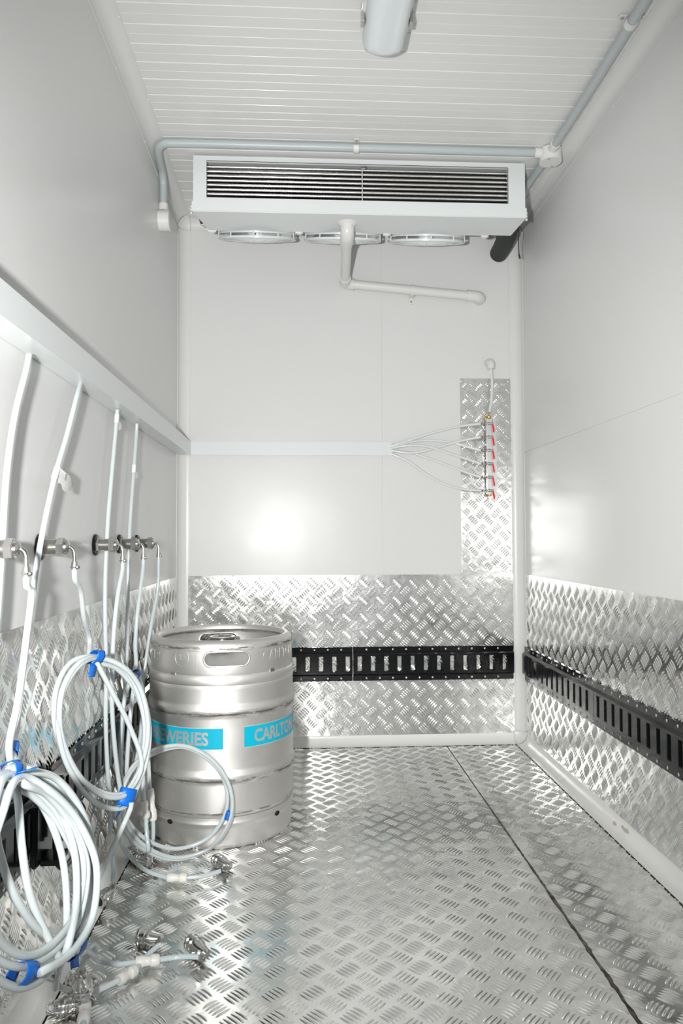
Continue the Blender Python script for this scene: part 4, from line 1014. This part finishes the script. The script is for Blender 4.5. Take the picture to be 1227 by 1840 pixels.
# 7 coil against the keg
p0 = [BH[2], BH[2]+Vector((0, 0, -0.02))]+H['H3'][1:]
r7 = hose('beer line coiled in a ring leaning against the keg with blue tape on its right', p0+loop('LD', 34/11, 8, seed=3, jit=0.004)+H['tailD'][:6], (-0.30, 1.8, 0.0))
clearseg(r7, H['tailD'][6:]); union(r7, H['tailD'][5], H['tailD'][6]); coupler(r7, (-0.206, 1.815, 0.0175), (-0.172, 1.778, 0.0175), H['tailD'][-1])
tape(r7, H['LD'][3], H['LD'][4]-H['LD'][2], 0.022, 0.0105, flat=0.8)
# 8 straight drop
r8 = hose('beer line hanging straight from the trunking, with a small tag, to a floor-level connector', H['T3'], (-0.44, 1.64, 0.0))
clearseg(r8, H['T3b']); union(r8, H['T3'][-1], H['T3b'][0], m='x'); coupler(r8, (-0.427, 1.612, 0.0225), (-0.407, 1.649, 0.028), H['T3b'][-1]+Vector((0, 0, 0.02)))
def little_tag(root, P, i):
    a = P[i]; d = (P[i-1]-P[i]).normalized()
    part(MB().lathe([(0, HR+0.0006), (0.022, HR+0.0006)], a, d, 16), 'paper_wrap', M['paper'], root)
    mb = MB(); c = a+Vector((0.003, 0.014, -0.004))
    mb.add([c+Vector((0, -0.010, 0.010)), c+Vector((0.002, 0.010, 0.008)), c+Vector((0.003, 0.013, -0.006)), c+Vector((0.001, -0.006, -0.012))], [(0, 1, 2, 3)])
    o = part(mb, 'paper_tag', M['paper'], root, smooth=0); s = o.modifiers.new('t', 'SOLIDIFY'); s.thickness = 0.0003
little_tag(r8, H['T3'], 1)
# 9
r9 = hose('farthest beer line hanging from the trunking, passing behind the big round coil', H['T4']+[Vector((-0.425, 1.80, 0.12)), Vector((-0.405, 1.83, 0.05))], (-0.44, 1.8, 0.0))
little_tag(r9, H['T4'], 2); coupler(r9, (-0.419, 1.875, 0.0175), (-0.400, 1.842, 0.0175), Vector((-0.405, 1.83, 0.05)))
# 10
p0 = [BH[3], BH[3]+Vector((0, 0, -0.02))]+H['H4'][1:]
r10 = hose('beer line from the fourth bulkhead fitting in a narrow coil between big coil and keg', p0+loop('LC', 20/8, 0, seed=8, jit=0.006)+H['V2'][:2], (-0.42, 1.85, 0.0))
clearseg(r10, H['V2'][2:]+[Vector((-0.365, 1.80, 0.045))]); union(r10, H['V2'][1], H['V2'][2]); coupler(r10, (-0.392, 1.835, 0.018), (-0.364, 1.800, 0.022), Vector((-0.365, 1.79, 0.06)))
tape(r10, H['LC'][0], (0, 1, -0.4), 0.02, 0.013)
# 11
p0 = [BH[4], BH[4]+Vector((0, 0, -0.02))]+H['H5'][1:-2]+H['V1'][:3]
r11 = hose('beer line from the farthest bulkhead fitting dropping close beside the keg to a white connector', p0, (-0.39, 1.88, 0.0))
clearseg(r11, H['V1'][4:]+[Vector((-0.366, 1.842, 0.028))]); union(r11, H['V1'][2], H['V1'][4])
part(MB().torus((-0.366, 1.842, 0.042), (0, 0, 1), 0.0066, 0.0014, 20, 6).cyl((-0.366, 1.842, 0.045), (-0.366, 1.842, 0.002), 0.0062, 12), 'ferrule', M['chrome'], r11)

# ------------------------------------------------------------------ fittings hooked in the left rail
root = thing('lashing_ring', 'black rope ring fitting clipped into the left rail between the coils', 'tie-down ring', (XL+0.02, 1.40, 0.33))
part(MB().prism([(1.355, 0.372), (1.420, 0.372), (1.438, 0.345), (1.428, 0.300), (1.400, 0.290), (1.362, 0.318)], 0, XL+0.0175, XL+0.0215), 'mounting_plate', M['black'], root, bevel=0.0012)
part(MB().lathe([(0, 0.008), (0.006, 0.008), (0.008, 0.005)], (XL+0.0215, 1.402, 0.345), (1, 0, 0), 16), 'rivet', M['black'], root)
c = Vector((-0.426, 1.418, 0.276)); mb = MB(); pts = []
for i in range(33):
    t = 2*PI*i/32; pts.append(c+Vector((0.017*math.cos(t), 0.016*math.cos(t)-0.004*math.sin(t), 0.023*math.sin(t))))
part(mb.tube(pts, 0.0048, 12, 0.004), 'ring', M['black'], root)
root = thing('lashing_bracket', 'black steel bracket with bent bars hooked in the left rail behind the front coil', 'bracket', (XL+0.02, 1.32, 0.24))
part(MB().box((XL+0.018, 1.262, 0.243), (XL+0.030, 1.345, 0.347)), 'back_plate', M['black'], root, bevel=0.003)
part(MB().box((XL+0.030, 1.275, 0.243), (XL+0.062, 1.325, 0.252)), 'shelf', M['black'], root, bevel=0.001)
for y in (1.30, 1.335, 1.352):
    part(MB().tube([(XL+0.024, y, 0.342), (XL+0.038, y, 0.345), (XL+0.046, y, 0.335), (XL+0.047, y, 0.30), (XL+0.047, y, 0.262)], 0.0045, 12), 'bent_bar', M['black'], root)
part(MB().tube([(XL+0.030, 1.345, 0.240), (XL+0.036, 1.350, 0.215), (XL+0.040, 1.362, 0.203), (XL+0.042, 1.385, 0.199), (XL+0.042, 1.43, 0.199)], 0.0055, 12), 'lower_bar', M['black'], root)
